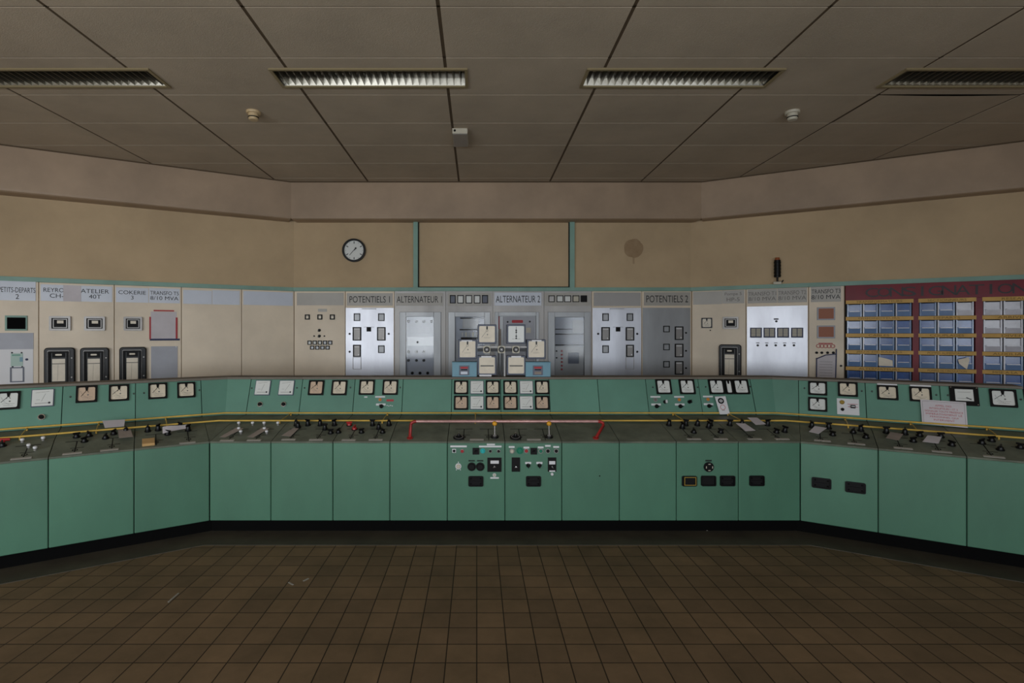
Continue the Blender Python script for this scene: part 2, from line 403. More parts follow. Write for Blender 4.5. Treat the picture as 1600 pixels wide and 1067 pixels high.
def gbar(x0, x1, y0, y1):
    for lx in LX:
        if x0 < lx + LW and x1 > lx and y0 < LY1 and y1 > LY0:
            if y0 < LY0: gbar(x0, x1, y0, LY0)
            if y1 > LY1: gbar(x0, x1, LY1, y1)
            return
    mb.box(x0, x1, -y1, -y0, -0.012, -0.004, M_tbar)
for x in gx: gbar(x - 0.012, x + 0.012, gy[0], gy[-1])
for y in gy: gbar(gx[0], gx[-1], y - 0.006, y + 0.006)
struct(mb.build('trim_4', world=True))

# soffit: three lengths of boxed cornice running round under the ceiling
SO = 0.235
sl = Vector((-2.445, 6.905, 0)); sr = Vector((2.955, 6.905, 0))
def soffit(name, a, b):
    s = Surf((a.x, a.y, 0), b - a, (0, 0, 1)); L = (b - a).length; mb = MB(s)
    prof = [(0, ZC + 0.02), (0, 3.13), (-0.008, 3.108), (-0.03, 3.098), (-0.5, 3.098), (-0.5, ZC + 0.02)]
    P = [s.at(0, z, n) for n, z in prof] + [s.at(L, z, n) for n, z in prof]; k = len(prof)
    mb.add(P, [(i, (i + 1) % k, k + (i + 1) % k, k + i) for i in range(k)] + [tuple(range(k)), tuple(range(2 * k - 1, k - 1, -1))], M_soff)
    mb.box(0, L, ZC - 0.012, ZC, 0, 0.012, M_tbar)
    return struct(mb.build(name, world=True))
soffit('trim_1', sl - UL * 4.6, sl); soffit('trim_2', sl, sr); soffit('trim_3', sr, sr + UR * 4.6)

# teal mouldings over the cabinets, and the teal frame on the middle wall
def rsurf(a, b, off): 
    s = Surf((a.x, a.y, 0), b - a, (0, 0, 1)); s.O = s.O + s.N * off; return s
RC = rsurf(WL, WR, 0.03); RL = rsurf(WL, WR, 0.03)
RL = Surf(WL, UL, (0, 0, 1)); RL.O = RL.O + RL.N * 0.03
RR = Surf(WR, UR, (0, 0, 1)); RR.O = RR.O + RR.N * 0.03
ZT0, ZT1 = 2.165, 2.215
LC = (WR - WL).length
mb = MB(RC); mb.box(0, LC, ZT0, ZT1, -0.03, 0.012, M_teal); struct(mb.build('trim_5', world=True))
mb = MB(RL); mb.box(-LEN, 0.012, ZT0, ZT1, -0.03, 0.012, M_teal); struct(mb.build('trim_6', world=True))
mb = MB(RR); mb.box(-0.012, LEN, ZT0, ZT1, -0.03, 0.012, M_teal); struct(mb.build('trim_7', world=True))
mb = MB(RC)
for x0, x1 in ((646, 653), (890, 897.5)):
    a, b, c, d = RC.rect(x0, 341, x1, 447); mb.box(a, b, ZT1, 3.10, -0.03, 0.02, M_teal)
    if x0 < 700: e0 = b
    else: e1 = a
mb.box(e0, e0 + 0.012, ZT1, 3.10, -0.03, 0.0, M_seam); mb.box(e1 - 0.012, e1, ZT1, 3.10, -0.03, 0.0, M_seam); mb.box(e0, e1, ZT1, ZT1 + 0.012, -0.03, 0.0, M_seam)
struct(mb.build('trim_8', world=True))

# ---------------------------------------------------------------- ceiling fittings
lamp_lab = ['recessed louvred ceiling light, cut off by the left edge of the view', 'recessed louvred ceiling light above the wall clock, left of the small ceiling box',
            'recessed louvred ceiling light right of the small ceiling box', 'recessed louvred ceiling light, farthest right, above the red rack']
for lx, lb in zip(LX, lamp_lab):
    t = thing('ceiling_light', lb, 'ceiling light', (lx + LW / 2, (LY0 + LY1) / 2, ZC), 'recessed louvred ceiling lights')
    s = Surf((lx, LY0, ZC), (1, 0, 0), (0, -1, 0)); D = LY1 - LY0
    mb = MB(s)
    for a, b, c, d in ((0, LW, -0.022, 0), (0, LW, -D, -D + 0.022), (0, 0.022, -D + 0.022, -0.022), (LW - 0.022, LW, -D + 0.022, -0.022)):
        mb.box(a, b, c, d, -0.01, 0.012, M_lrim)
    mb.build('rim', t)
    mb = MB(s)
    a, b, c, d = 0.022, LW - 0.022, -D + 0.022, -0.022
    lean = 0.055; sec = [(c, 0), (c + lean * .35, -0.05), (c + lean, -0.12), (d - lean, -0.12), (d - lean * .35, -0.05), (d, 0)]
    P = [s.at(a, v, n) for v, n in sec] + [s.at(b, v, n) for v, n in sec]
    mb.add(P, [(q, q + 1, q + 7, q + 6) for q in range(5)] + [(0, 1, 2, 3, 4, 5), (11, 10, 9, 8, 7, 6)], M_louv)
    mb.build('reflector_tray', t)
    for q in (0.33, 0.67):
        mb = MB(); y = LY0 + D * q; mb.tube([(lx + 0.05, y, ZC + 0.085), (lx + LW - 0.05, y, ZC + 0.085)], 0.013, M_tube); mb.build('tube', t)
    mb = MB(s)
    nb = 26
    for i in range(nb):
        u = 0.03 + (LW - 0.06) * (i + 0.5) / nb
        P = []                                          # each blade is a curved V: thin below, wide above
        prof = [(-0.0012, 0), (-0.004, -0.025), (-0.010, -0.05), (0.010, -0.05), (0.004, -0.025), (0.0012, 0)]
        for vv in (c, d):
            P += [s.at(u + pu, vv, pn - 0.002) for pu, pn in prof]
        mb.add(P, [(j, (j + 1) % 6, 6 + (j + 1) % 6, 6 + j) for j in range(6)] + [tuple(range(6)), tuple(range(11, 5, -1))], M_louv)
    mb.build('louvre', t)
for x, lb, mm in ((396, 'small beige smoke detector on the ceiling above the wall clock', M_beige), (1238, 'small ivory smoke detector on the ceiling above the hanging black hand lamp', M_ivory)):
    X, Y = (x - CX) / F * 4.72, 4.72
    t = thing('smoke_detector', lb, 'smoke detector', (X, Y, ZC), 'smoke detectors')
    s = Surf((X, Y, ZC), (1, 0, 0), (0, -1, 0)); mb = MB(s); mb.cyl(0, 0, 0.062, 0, 0.022, mm, 28, c=0.004); mb.build('base', t)
    mb = MB(s); mb.cyl(0, 0, 0.045, 0.02, 0.05, mm, 28, r1=0.042); mb.annulus(0, 0, 0.03, 0.046, 0.05, 0.058, M_blackm, 28); mb.cyl(0, 0, 0.042, 0.056, 0.078, mm, 28, c=0.008); mb.build('sensor_head', t)
s = Surf(((706.5 - CX) / F * 5.1, 5.1, ZC), (1, 0, 0), (0, 0, 1)); wb = 24 / F * 5.1
t = thing('motion_sensor', 'small off-white box hanging from the middle of the ceiling', 'sensor', (s.O.x + wb / 2, 5.3, ZC))
mb = MB(s); mb.box(0, wb, -0.052, 0, -0.37, 0, M_ivory); mb.build('housing', t, 0.004)
mb = MB(s); mb.cyl(0.025, -0.024, 0.011, 0, 0.003, M_black); mb.build('lens', t)
mb = MB(s); mb.box(0.004, wb - 0.004, -0.056, -0.052, -0.36, -0.01, M_steel); mb.build('cover_plate', t)

# clock
s = RC; cu, cv = s.px(553, 391); s2 = Surf(s.at(cu, cv, -0.03), s.U, s.V)
t = thing('wall_clock', 'round black-rimmed clock with white face on the wall left of the teal frame', 'clock', s2.O)
mb = MB(s2); mb.annulus(0, 0, 0.132, 0.158, 0, 0.045, M_black, 48); mb.build('rim', t)
mb = MB(s2); mb.cyl(0, 0, 0.134, 0, 0.022, M_dialw, 48)
for k in range(12):
    a = math.radians(30 * k); L = 0.03 if k % 2 == 0 else 0.012
    mb.bar(math.sin(a) * (0.122 - L), math.cos(a) * (0.122 - L), math.sin(a) * 0.122, math.cos(a) * 0.122, 0.011 if k % 2 == 0 else 0.004, 0.0221, 0.0228, M_ink)
mb.build('dial', t)
mb = MB(s2); mb.bar(0.02, 0.028, -0.062, -0.065, 0.006, 0.025, 0.028, M_black); mb.build('hand', t)
mb = MB(s2); mb.bar(0, 0, 0.032, 0.036, 0.011, 0.029, 0.032, M_black); mb.cyl(0.024, 0.028, 0.012, 0.029, 0.033, M_black); mb.build('hand', t)
# hanging hand lamp on the right wall
s = Surf(WR, UR, (0, 0, 1)); cu, cv = s.px(1214.5, 402); _, cv2 = s.px(1214.5, 445); h = cv - cv2
s2 = Surf(s.at(cu, cv2, 0.05), UR, (0, 0, 1))
t = thing('hand_lamp', 'black hand lamp hanging on the upper right wall above the transformer labels', 'lamp', s2.O, None, UR)
mb = MB(); mb.tube([s2.at(0, h * 0.26), s2.at(0, h * 0.88)], 0.037, M_black, 18); 
for q in (0.3, 0.42, 0.54, 0.66, 0.78): mb.tube([s2.at(0, h * q), s2.at(0, h * (q + 0.03))], 0.041, M_blackm, 18)
mb.build('body', t)
mb = MB(); mb.tube([s2.at(0, h * 0.88), s2.at(0, h * 0.97)], 0.03, M_orangeb, 16, r1=0.024); mb.build('cap', t)
mb = MB(); mb.tube([s2.at(0, h * 0.08), s2.at(0, h * 0.27)], 0.011, M_black, 10); mb.tube([s2.at(0, h * 0.1), s2.at(0.05, h * 0.09), s2.at(0.065, h * 0.15)], 0.008, M_black, 8); mb.build('stem', t)
mb = MB(s2); mb.box(-0.045, 0.045, 0, 0.035, -0.05, 0.03, M_ivory); mb.build('bracket', t, 0.004)

# ---------------------------------------------------------------- small instrument parts
def gauge(s, x, y, parent, kind='A', dial=None, size=0.142, w=None, h=None, name='meter', uv=None, case=M_black, n0=0.0):
    cu, cv = uv or s.px(x, y); w = w or size; h = h or size
    mb = MB(s)
    if kind == 'A':
        mb.ring(cu, cv, w, h, 0.014, 0.004, 0.012, n0, n0 + 0.016, case)
        mb.box(cu - w / 2 + 0.006, cu + w / 2 - 0.006, cv - h / 2 + 0.006, cv + h / 2 - 0.006, n0, n0 + 0.004, case)
        o = mb.build(name, parent)
        mb = MB(s); iw, ih = w - 0.026, h - 0.026
        mb.rrect(cu, cv, iw, ih, 0.012, n0 + 0.004, n0 + 0.007, dial or M_dialc)
        n = n0 + 0.0073
        if w > 0.1:
            for k in range(9):
                a = math.radians(200 + 50 * k / 8 - 5); R0, R1 = iw * 0.70, iw * 0.76
                px_, py_ = cu + iw * 0.36, cv + ih * 0.40
                mb.bar(px_ + R0 * math.cos(a) * 1.0, py_ + R0 * math.sin(a), px_ + R1 * math.cos(a), py_ + R1 * math.sin(a), 0.0016, n, n + 0.0003, M_ink)
            mb.bar(cu - iw * 0.24, cv - ih * 0.34, cu + iw * 0.26, cv - ih * 0.34, 0.002, n, n + 0.0003, M_inkf)
            mb.bar(cu - iw * 0.30, cv - ih * 0.22, cu + iw * 0.34, cv - ih * 0.22, 0.0016, n, n + 0.0003, M_inkf)
            mb.cyl(cu + iw * 0.08, cv - ih * 0.06, 0.006, n, n + 0.0003, M_inkf, 10)
        mb.build('dial', o)
        mb = MB(s)
        mb.poly([(cu - 0.006, cv + ih * 0.24), (cu + 0.006, cv + ih * 0.24), (cu + 0.011, cv + ih * 0.5), (cu - 0.011, cv + ih * 0.5)], n, n + 0.004, M_black)
        if w > 0.1:
            r = random.uniform(-0.06, 0.06)
            mb.bar(cu, cv + ih * 0.28, cu - iw * (0.34 - r), cv - ih * (0.14 + r), 0.003, n + 0.001, n + 0.002, M_black)
            mb.bar(cu, cv + ih * 0.3, cu + 0.012, cv + ih * 0.12, 0.003, n, n + 0.001, M_black)
            mb.bar(cu, cv + ih * 0.3, cu - 0.012, cv + ih * 0.12, 0.003, n, n + 0.001, M_black)
        mb.build('needle', o)
    else:
        mb.rrect(cu, cv, w, h, 0.003, n0, n0 + 0.010, M_mb); o = mb.build(name, parent)
        mb = MB(s); iw, ih = w - 0.012, h - 0.012
        mb.rrect(cu, cv, iw, ih, 0.003, n0 + 0.010, n0 + 0.014, M_dialw); n = n0 + 0.0142
        mb.bar(cu - iw * 0.34, cv + ih * 0.32, cu + iw * 0.3, cv + ih * 0.38, 0.0018, n, n + 0.0003, M_inkf)
        mb.bar(cu - iw * 0.3, cv - ih * 0.12, cu - iw * 0.12, cv - ih * 0.12, 0.0018, n, n + 0.0003, M_inkf)
        mb.bar(cu - iw * 0.36, cv - ih * 0.34, cu + iw * 0.36, cv - ih * 0.34, 0.003, n, n + 0.0004, M_inkf)
        mb.cyl(cu + iw * 0.33, cv - ih * 0.33, 0.008, n, n + 0.001, M_ink, 10)
        mb.build('dial', o)
        mb = MB(s); r = random.uniform(-0.1, 0.15)
        mb.bar(cu - iw * 0.05, cv - ih * 0.22, cu + iw * (0.2 + r), cv + ih * 0.26, 0.0018, n, n + 0.0004, M_inkf); mb.build('needle', o)
    return o
def P1(s, parent, name, fn, label=None, bevel=0):
    mb = MB(s); fn(mb); return mb.build(name, parent, bevel, label)
def button(s, x, y, parent, m, r=0.014, ringm=None, name='button', h=0.014):
    cu, cv = s.px(x, y)
    o = None
    if ringm:
        mb = MB(s); mb.annulus(cu, cv, r * 0.95, r * 1.4, 0, h * 0.5, ringm, 20); mb.cyl(cu, cv, r, 0, h, m, 18, c=0.003)
        return mb.build(name, parent)
    mb = MB(s); mb.cyl(cu, cv, r, 0, h, m, 18, c=0.003); return mb.build(name, parent)
def plate(s, x, y, w, h, parent, m, name='label_plate', n=0.002, text=None, tm=None, r=0.002):
    """w, h in metres"""
    cu, cv = s.px(x, y); mb = MB(s); mb.rrect(cu, cv, w, h, r, 0, n, m)
    if text: mb.text(text, cu - w * 0.42, cu + w * 0.42, cv - h * 0.3, cv + h * 0.3, n + 0.0004, tm or M_ink)
    return mb.build(name, parent)
def scribble(mb, u0, u1, v, n, m, k=6, h=0.004):
    """a line of lettering too small to read"""
    x = u0
    while x < u1 - 0.004:
        w = min(random.uniform(0.006, 0.016), u1 - x); mb.box(x, x + w, v - h / 2, v + h / 2, n, n + 0.0003, m); x += w + 0.004
def turn_switch(s, x, y, parent, m=M_black, r=0.017, name='control_knob', ang=None, uv=None, e=0.0):
    cu, cv = uv or s.px(x, y); a = random.uniform(0, 3.14) if ang is None else ang
    mb = MB(s); mb.cyl(cu, cv, r * 1.25, 0, 0.006, M_blackm, 18); mb.cyl(cu, cv, r, 0.006, 0.022 + e, m, 18, r1=r * 0.8, c=0.003)
    dx, dy = math.cos(a) * r * 1.2, math.sin(a) * r * 1.2
    mb.bar(cu - dx, cv - dy, cu + dx, cv + dy, r * 0.5, 0.022 + e, 0.034 + e, m); return mb.build(name, parent)
def grille(s, x, y, parent, w=0.118, h=0.082, gold=False, cells=True):
    cu, cv = s.px(x, y); mb = MB(s)
    mb.ring(cu, cv, w, h, 0.010, 0.012, 0.006, 0, 0.012, M_black); mb.rrect(cu, cv, w - 0.012, h - 0.012, 0.006, 0, 0.003, M_blackm)
    if cells and not gold:
        mb.box(cu - w * 0.4, cu + w * 0.4, cv - 0.003, cv + 0.003, 0.003, 0.009, M_blackm)
        for q in (-0.32, 0.32):
            for e in (-0.25, 0.25): mb.cyl(cu + q * w, cv + e * h, 0.005, 0.003, 0.008, M_toe, 10)
    o = mb.build('socket_plate', parent)
    if gold:
        mb = MB(s); mb.ring(cu + 0.004, cv, w * 0.8, h * 0.82, 0.006, 0.002, 0.002, 0.009, 0.014, M_brass); mb.build('trim_frame', o)
    return o
def screw(s, x, y, parent):
    cu, cv = s.px(x, y); mb = MB(s); mb.cyl(cu, cv, 0.007, 0, 0.004, M_blackm, 12); mb.bar(cu - 0.005, cv, cu + 0.005, cv, 0.002, 0.004, 0.0045, M_steel)
    return mb.build('screw', parent)

# ---------------------------------------------------------------- control console
ZL, DB, ZB_, DP0, ZP0, DP1, ZP1, ZTOP, DBK = 0.74, 0.335, 0.822, 0.65, 0.852, 0.765, 1.165, 1.185, 0.98
ZF, DT = 0.115, 0.085
YF = 4.15
KL = Vector((-2.113, YF, 0)); KR = Vector((2.558, YF, 0))
CAL, CAR = math.radians(32.3), math.radians(30.6)
SEG = {'L': (KL, Vector((math.cos(CAL), math.sin(CAL), 0))), 'C': (KL, Vector((1, 0, 0))), 'R': (KR, Vector((math.cos(CAR), -math.sin(CAR), 0)))}
def back(U): return Vector((-U.y, U.x, 0))
FS, DS, DS2, US = {}, {}, {}, {}
for k, (K, U) in SEG.items():
    B = back(U); Z = Vector((0, 0, 1))
    FS[k] = Surf(K, U, Z)
    DS[k] = Surf(K + Z * ZL, U, B * DB + Z * (ZB_ - ZL))
    DS2[k] = Surf(K + B * DB + Z * ZB_, U, B * (DP0 - DB) + Z * (ZP0 - ZB_))
    US[k] = Surf(K + B * DP0 + Z * ZP0, U, B * (DP1 - DP0) + Z * (ZP1 - ZP0))
LD = math.hypot(DB, ZB_ - ZL); LD2 = math.hypot(DP0 - DB, ZP0 - ZB_); LU = math.hypot(DP1 - DP0, ZP1 - ZP0)
UNITS = []
def console_unit(k, u0, u1, label):
    K, U = SEG[k]; B = back(U); g = 0.0022
    mid = K + U * (u0 + u1) / 2 + B * 0.5
    t = thing('console_cabinet', label, 'control console', (mid.x, mid.y, 0), 'green control console cabinets', U)
    a, b = u0 + g, u1 - g
    mb = MB(FS[k]); mb.box(a, b, ZF, ZL - 0.012, -0.018, 0, M_green); mb.build('front_panel', t, 0.005)
    ea = 0.028 if (k in 'CR' and u0 < 0.01) else 0; eb = 0.028 if ((k == 'C' and u1 > 4.6) or (k == 'L' and u1 > -0.01)) else 0
    mb = MB(FS[k]); mb.box(u0 - ea, u1 + eb, 0, ZF - 0.001, -DT - 0.02, -DT, M_toe); mb.build('toe_kick', t)
    mb = MB(DS[k]); mb.box(a, b, 0.0, LD - 0.001, -0.016, 0, M_desk); mb.build('worktop', t, 0.002)
    mb = MB(DS2[k]); mb.box(a, b, 0.001, LD2 - 0.001, -0.016, -0.002, M_desk); mb.build('rear_shelf', t)
    mb = MB(US[k]); mb.box(a, b, 0.002, LU, -0.016, 0, M_green2); mb.build('instrument_panel', t, 0.003)
    # carcass: closed body just behind the panels
    s = FS[k]; mb = MB(s)
    prof = [(DT + 0.021, 0.0), (DT + 0.021, ZF), (0.019, ZF), (0.019, ZL - 0.02), (DB, ZB_ - 0.018), (DP0, ZP0 - 0.02), (DP0 + 0.018, ZP0), (DP1 + 0.018, ZTOP - 0.02), (DBK, ZTOP - 0.02), (DBK, 0)]
    P = [s.at(u0, z, -d) for d, z in prof] + [s.at(u1, z, -d) for d, z in prof]; n = len(prof)
    mb.add(P, [(i, (i + 1) % n, n + (i + 1) % n, n + i) for i in range(n)] + [tuple(range(n)), tuple(range(2 * n - 1, n - 1, -1))], M_seam)
    mb.build('carcass', t)
    mb = MB(s); mb.box(u0, u1, ZTOP - 0.019, ZTOP, -DBK, -DP1 + 0.004, M_cap); mb.build('top_cap', t)
    UNITS.append((k, u0, u1, t)); return t
def front_u(px): return FS['C'].px(px, 750)[0]
cb = [0.0] + [front_u(p) for p in (423, 520, 609, 699, 789, 878, 968, 1057, 1154)] + [(KR - KL).x]
clab = ['console cabinet just right of the left bend, two white meters and black knobs above', 'console cabinet with one pinkish and one cream meter, second from the left bend',
        'console cabinet with two meters, orange lamp and red tag on its sloping panel', 'plain console cabinet under the left end of the red handrail',
        'left middle console cabinet with six meters and two round black knobs below', 'right middle console cabinet with six meters and green buttons on its front',
        'plain console cabinet with blank panel at the right end of the red handrail', 'plain console cabinet just right of the red handrail, left of the cabinet with round dial',
        'console cabinet with three black sockets and a round dial on its front', 'console cabinet with one black socket, left of the right bend, two white tags on top']
for i in range(10): console_unit('C', cb[i], cb[i + 1], clab[i])
llab = ['console cabinet in the left wing touching the bend, cardboard piece on its desk', 'middle console cabinet of the left wing, crumpled papers on its desk',
        'console cabinet at the left edge of the view with white push buttons on its desk']
for i in range(3): console_unit('L', -0.495 * (i + 1) + (0.495 - 0.5), -0.495 * i + (0 if i == 0 else -0.005), llab[i])
rlab = ['console cabinet in the right wing touching the bend, two black sockets on its front', 'middle console cabinet of the right wing, two meters under white strips',
        'console cabinet at the right edge of the view with a wide black framed meter']
for i in range(3): console_unit('R', 0.493 * i, 0.493 * (i + 1), rlab[i])
# wedge-shaped corner pieces: no front, only desk and sloping panel
def corner(K, kA, kB, label):
    """kA: segment on the left of the bend, kB: on its right"""
    BA, BB = back(SEG[kA][1]), back(SEG[kB][1]); BM = (BA + BB).normalized(); c = BM.dot(BA)
    def pt(B, d, z, f=1.0): return K + B * d * f + Vector((0, 0, z))
    t = thing('console_corner', label, 'control console', (K + BM * 0.6), 'console corner pieces')
    def strip(name, ds, m, gap=0.0):
        mb = MB(); P = []
        for d, z in ds: P += [pt(BA, d, z) + SEG[kA][1] * gap, pt(BM, d / c, z), pt(BB, d, z) - SEG[kB][1] * gap]
        low = [Vector(p) + Vector((0, 0, -0.014)) if name != 'instrument_panel' else Vector(p) + BM * 0.014 for p in P]
        k = len(ds); fs = []
        for L in range(k - 1):
            for q in (0, 1):
                i = L * 3 + q; fs.append((i, i + 1, i + 4, i + 3)); j = i + 3 * k; fs.append((j + 3, j + 4, j + 1, j))
        for q in (0, 1): fs += [(q, q + 3 * k, q + 1 + 3 * k, q + 1), ((k - 1) * 3 + q, (k - 1) * 3 + q + 1, (k - 1) * 3 + q + 1 + 3 * k, (k - 1) * 3 + q + 3 * k)]
        for L in range(k - 1):
            for q in (0, 2): i = L * 3 + q; fs.append((i, i + 3, i + 3 + 3 * k, i + 3 * k))
        mb.add(P + low, fs, m); return mb.build(name, t)
    strip('worktop', [(0.002, ZL), (DB, ZB_), (DP0, ZP0 - 0.002)], M_desk, 0.0)
    strip('instrument_panel', [(DP0, ZP0), (DP1, ZP1)], M_green2, 0.0022)
    mb = MB(); P = []
    for d in (DP1 - 0.004, DBK):
        for z in (ZTOP - 0.019, ZTOP): P += [pt(BA, d, z), pt(BM, d / c, z), pt(BB, d, z)]
    mb.add(P, [(0, 1, 4, 3), (1, 2, 5, 4), (3, 4, 10, 9), (4, 5, 11, 10), (6, 9, 10, 7), (7, 10, 11, 8)], M_cap); mb.build('top_cap', t)
    mb = MB(); P = [pt(BA, DP1 + 0.03, ZTOP - 0.02), pt(BM, (DP1 + 0.03) / c, ZTOP - 0.02), pt(BB, DP1 + 0.03, ZTOP - 0.02), pt(BA, DBK, ZTOP - 0.02), pt(BM, DBK / c, ZTOP - 0.02), pt(BB, DBK, ZTOP - 0.02)]
    P += [Vector((p.x, p.y, 0)) for p in P]
    mb.add(P, [(0, 1, 7, 6), (1, 2, 8, 7), (3, 4, 10, 9), (4, 5, 11, 10), (0, 3, 9, 6), (2, 5, 11, 8), (0, 1, 4, 3), (1, 2, 5, 4)], M_seam); mb.build('carcass', t)
    return t
cornL = corner(KL, 'L', 'C', 'wedge-shaped green console corner piece at the left bend, no meters')
cornR = corner(KR, 'C', 'R', 'wedge-shaped green console corner piece at the right bend, no meters')
def find(surfs, x, y, off=0):
    best = None
    for k, u0, u1, t in UNITS:
        u, v = surfs[k].px(x, y)
        if u0 <= u <= u1: return surfs[k], t
        if k == 'C' and (best is None) and -0.3 < u < (KR - KL).x + 0.3: best = (surfs[k], cornL if u < 0 else cornR)
    return best
def G(x, y, kind='A', dial=None, **kw):
    s, t = find(US, x, y); return gauge(s, x, y, t, kind, dial, **kw)
G(13, 626, 'A', M_dialw); G(67, 622, 'W'); G(135.5, 616, 'A', M_dialp); G(186, 614, 'A', M_dialc); G(246.5, 611, 'A', M_dialc); G(291, 609.5, 'A', M_dialc)
G(411, 606, 'W'); G(448, 606, 'W'); G(494.5, 606, 'A', M_dialp); G(530.5, 606, 'A', M_dialc)
G(573.5, 605.5, 'A', M_dialc); G(610, 605.5, 'A', M_dialc)
for x in (720.5, 797.5):
    for j, y in enumerate((605.5, 629.5)):
        G(x, y, 'A', M_dialc if j == 0 else M_dialp, size=0.132); G(x + 24.8, y, 'W', size=0.128); G(x + 49.4, y, 'A', M_dialc if j == 0 else M_dialp, size=0.132)
G(1036.5, 604.5, 'A', M_dialw); G(1073, 604.5, 'A', M_dialw); G(1119, 604.5, 'A', M_dialw); G(1138.3, 604.5, 'A', M_dialw, w=0.072); G(1157.3, 604.5, 'A', M_dialw)
G(1277.5, 607, 'A', M_dialw, h=0.126); G(1277.5, 632, 'A', M_dialw, h=0.126); G(1324.5, 608.5, 'A', M_dialc, h=0.13); G(1386.5, 613.7, 'A', M_dialc, h=0.126); G(1438, 616.2, 'A', M_dialc, h=0.126); G(1567, 622.5, 'A', M_dialw, w=0.155)
# wide black framed meter
s, t = find(US, 1506, 618); cu, cv = s.px(1506, 619)
mb = MB(s); mb.rrect(cu, cv, 0.175, 0.155, 0.004, 0, 0.012, M_black)
for a in (-1, 1):
    for b in (-1, 1): mb.cyl(cu + a * 0.078, cv + b * 0.068, 0.004, 0.012, 0.014, M_chrome, 10)
o = mb.build('meter', t, label='wide black framed meter with white dial')
mb = MB(s); mb.rrect(cu, cv + 0.006, 0.11, 0.095, 0.002, 0.012, 0.015, M_dialw); mb.bar(cu - 0.045, cv - 0.022, cu + 0.045, cv - 0.022, 0.002, 0.0151, 0.0155, M_inkf); mb.bar(cu - 0.04, cv + 0.03, cu + 0.04, cv + 0.03, 0.002, 0.0151, 0.0155, M_inkf); mb.build('dial', o)
mb = MB(s); mb.bar(cu + 0.01, cv - 0.014, cu + 0.04, cv - 0.03, 0.006, 0.0156, 0.017, M_black); mb.build('needle', o)
for x, y in ((110, 620), (209, 615), (225, 614), (311.5, 609.5), (393.5, 606.5), (464, 606), (476, 606), (547.5, 605.5), (625.5, 605.5), (1020, 605), (1090, 605), (1102.5, 604.5), (1172, 604),
             (1257, 606.5), (1346.5, 611), (1362.5, 611.5), (1463, 617), (1481, 617.5), (1595, 624)):
    s, t = find(US, x, y); screw(s, x, y, t)
for x, y in ((65, 652), (407, 632), (443.7, 632)):
    s, t = find(US, x, y); button(s, x, y, t, M_black, 0.017, M_chrome, 'push_button', 0.028)
def on_up(x, y):
    return find(US, x, y)
def sw_group(x, yt, lamp, parent_hint=None):
    s, t = find(US, x, yt); 
    plate(s, x, yt, 0.092, 0.014, t, M_white)
    button(s, x, yt + 4.5, t, lamp, 0.014, M_steel, 'indicator_lamp', 0.010)
    plate(s, x + 1, yt + 12, 0.088, 0.018, t, M_white); turn_switch(s, x + 2, yt + 14.8, t, r=0.015, ang=-0.5)
s, t = find(US, 571.6, 620); plate(s, 571.6, 620.3, 0.03, 0.011, t, M_white)
sw_group(594, 620, M_orange); sw_group(1024, 620, M_inkf); sw_group(1061, 620, M_orange); sw_group(1106, 619.5, M_orange)
s, t = find(US, 609, 626); plate(s, 609.5, 625.5, 0.066, 0.020, t, M_redink, 'red_tag'); 
cu, cv = s.px(609, 633.5); mb = MB(s); 
for q in range(4): mb.cyl(cu - 0.024 + 0.016 * q, cv - 0.004 * (q % 2), 0.005, 0, 0.004, M_white, 10)
mb.build('contact_row', t)
for x in (1039, 1077):
    s, t = find(US, x, 628); cu, cv = s.px(x, 628)
    mb = MB(s); mb.cyl(cu, cv, 0.017, 0, 0.012, M_black, 18, c=0.003); mb.box(cu, cu + 0.014, cv - 0.014, cv + 0.014, 0.012, 0.03, M_white if x < 1050 else M_black); mb.build('selector_switch', t)
s, t = find(US, 1325, 635); cu, cv = s.px(1325, 635.5)
mb = MB(s); mb.rrect(cu, cv, 0.158, 0.142, 0.002, 0, 0.003, M_white); mb.box(cu - 0.005, cu + 0.07, cv + 0.022, cv + 0.026, 0.003, 0.0034, M_redink); mb.box(cu + 0.0, cu + 0.07, cv - 0.002, cv + 0.002, 0.003, 0.0034, M_redink)
pl = mb.build('switch_plate', t)
mb = MB(s); mb.cyl(cu - 0.042, cv + 0.036, 0.018, 0.003, 0.016, M_brass, 20, c=0.004); mb.build('brass_knob', pl)
mb = MB(s); mb.cyl(cu - 0.04, cv - 0.028, 0.013, 0.003, 0.018, M_black, 18, c=0.003); mb.build('push_button', pl)
mb = MB(s); mb.box(cu + 0.018, cu + 0.052, cv - 0.012, cv + 0.014, 0.003, 0.018, M_black); mb.box(cu + 0.023, cu + 0.047, cv - 0.003, cv + 0.004, 0.018, 0.022, M_white); mb.build('rocker_switch', pl)
for x, y in ((1386, 601), (1438, 603)):
    s, t = find(US, x, y); plate(s, x, y, 0.135, 0.015, t, M_white, n=0.004)

# fronts
s = FS['C']; tA = UNITS[4][3]; tB = UNITS[5][3]
def FP(x, y, w, h, t, m=M_white, name='label_plate', n=0.002, r=0.002): return plate(s, x, y, w, h, t, m, name, n, r=r)
FP(716.5, 697.3, 0.13, 0.014, tA); FP(766, 697.5, 0.178, 0.013, tA); FP(767, 694.3, 0.065, 0.012, tA)
plate(s, 709.5, 704.2, 0.030, 0.030, tA, M_white, 'button_base'); button(s, 709.5, 704.2, tA, M_black, 0.010, None, 'push_button', 0.018); button(s, 722.3, 704.4, tA, M_red, 0.012, M_chrome, 'push_button', 0.018)
plate(s, 743.6, 704.6, 0.052, 0.052, tA, M_black, 'selector_base', 0.01); turn_switch(s, 743.6, 704.6, tA, r=0.010, ang=0.6, name='selector_switch')
button(s, 754.3, 704.3, tA, M_cyan, 0.014, M_cyan, 'push_button', 0.012); button(s, 766, 704.5, tA, M_black, 0.010, M_chrome, 'push_button', 0.016); button(s, 779, 704.5, tA, M_black, 0.010, M_chrome, 'push_button', 0.016)
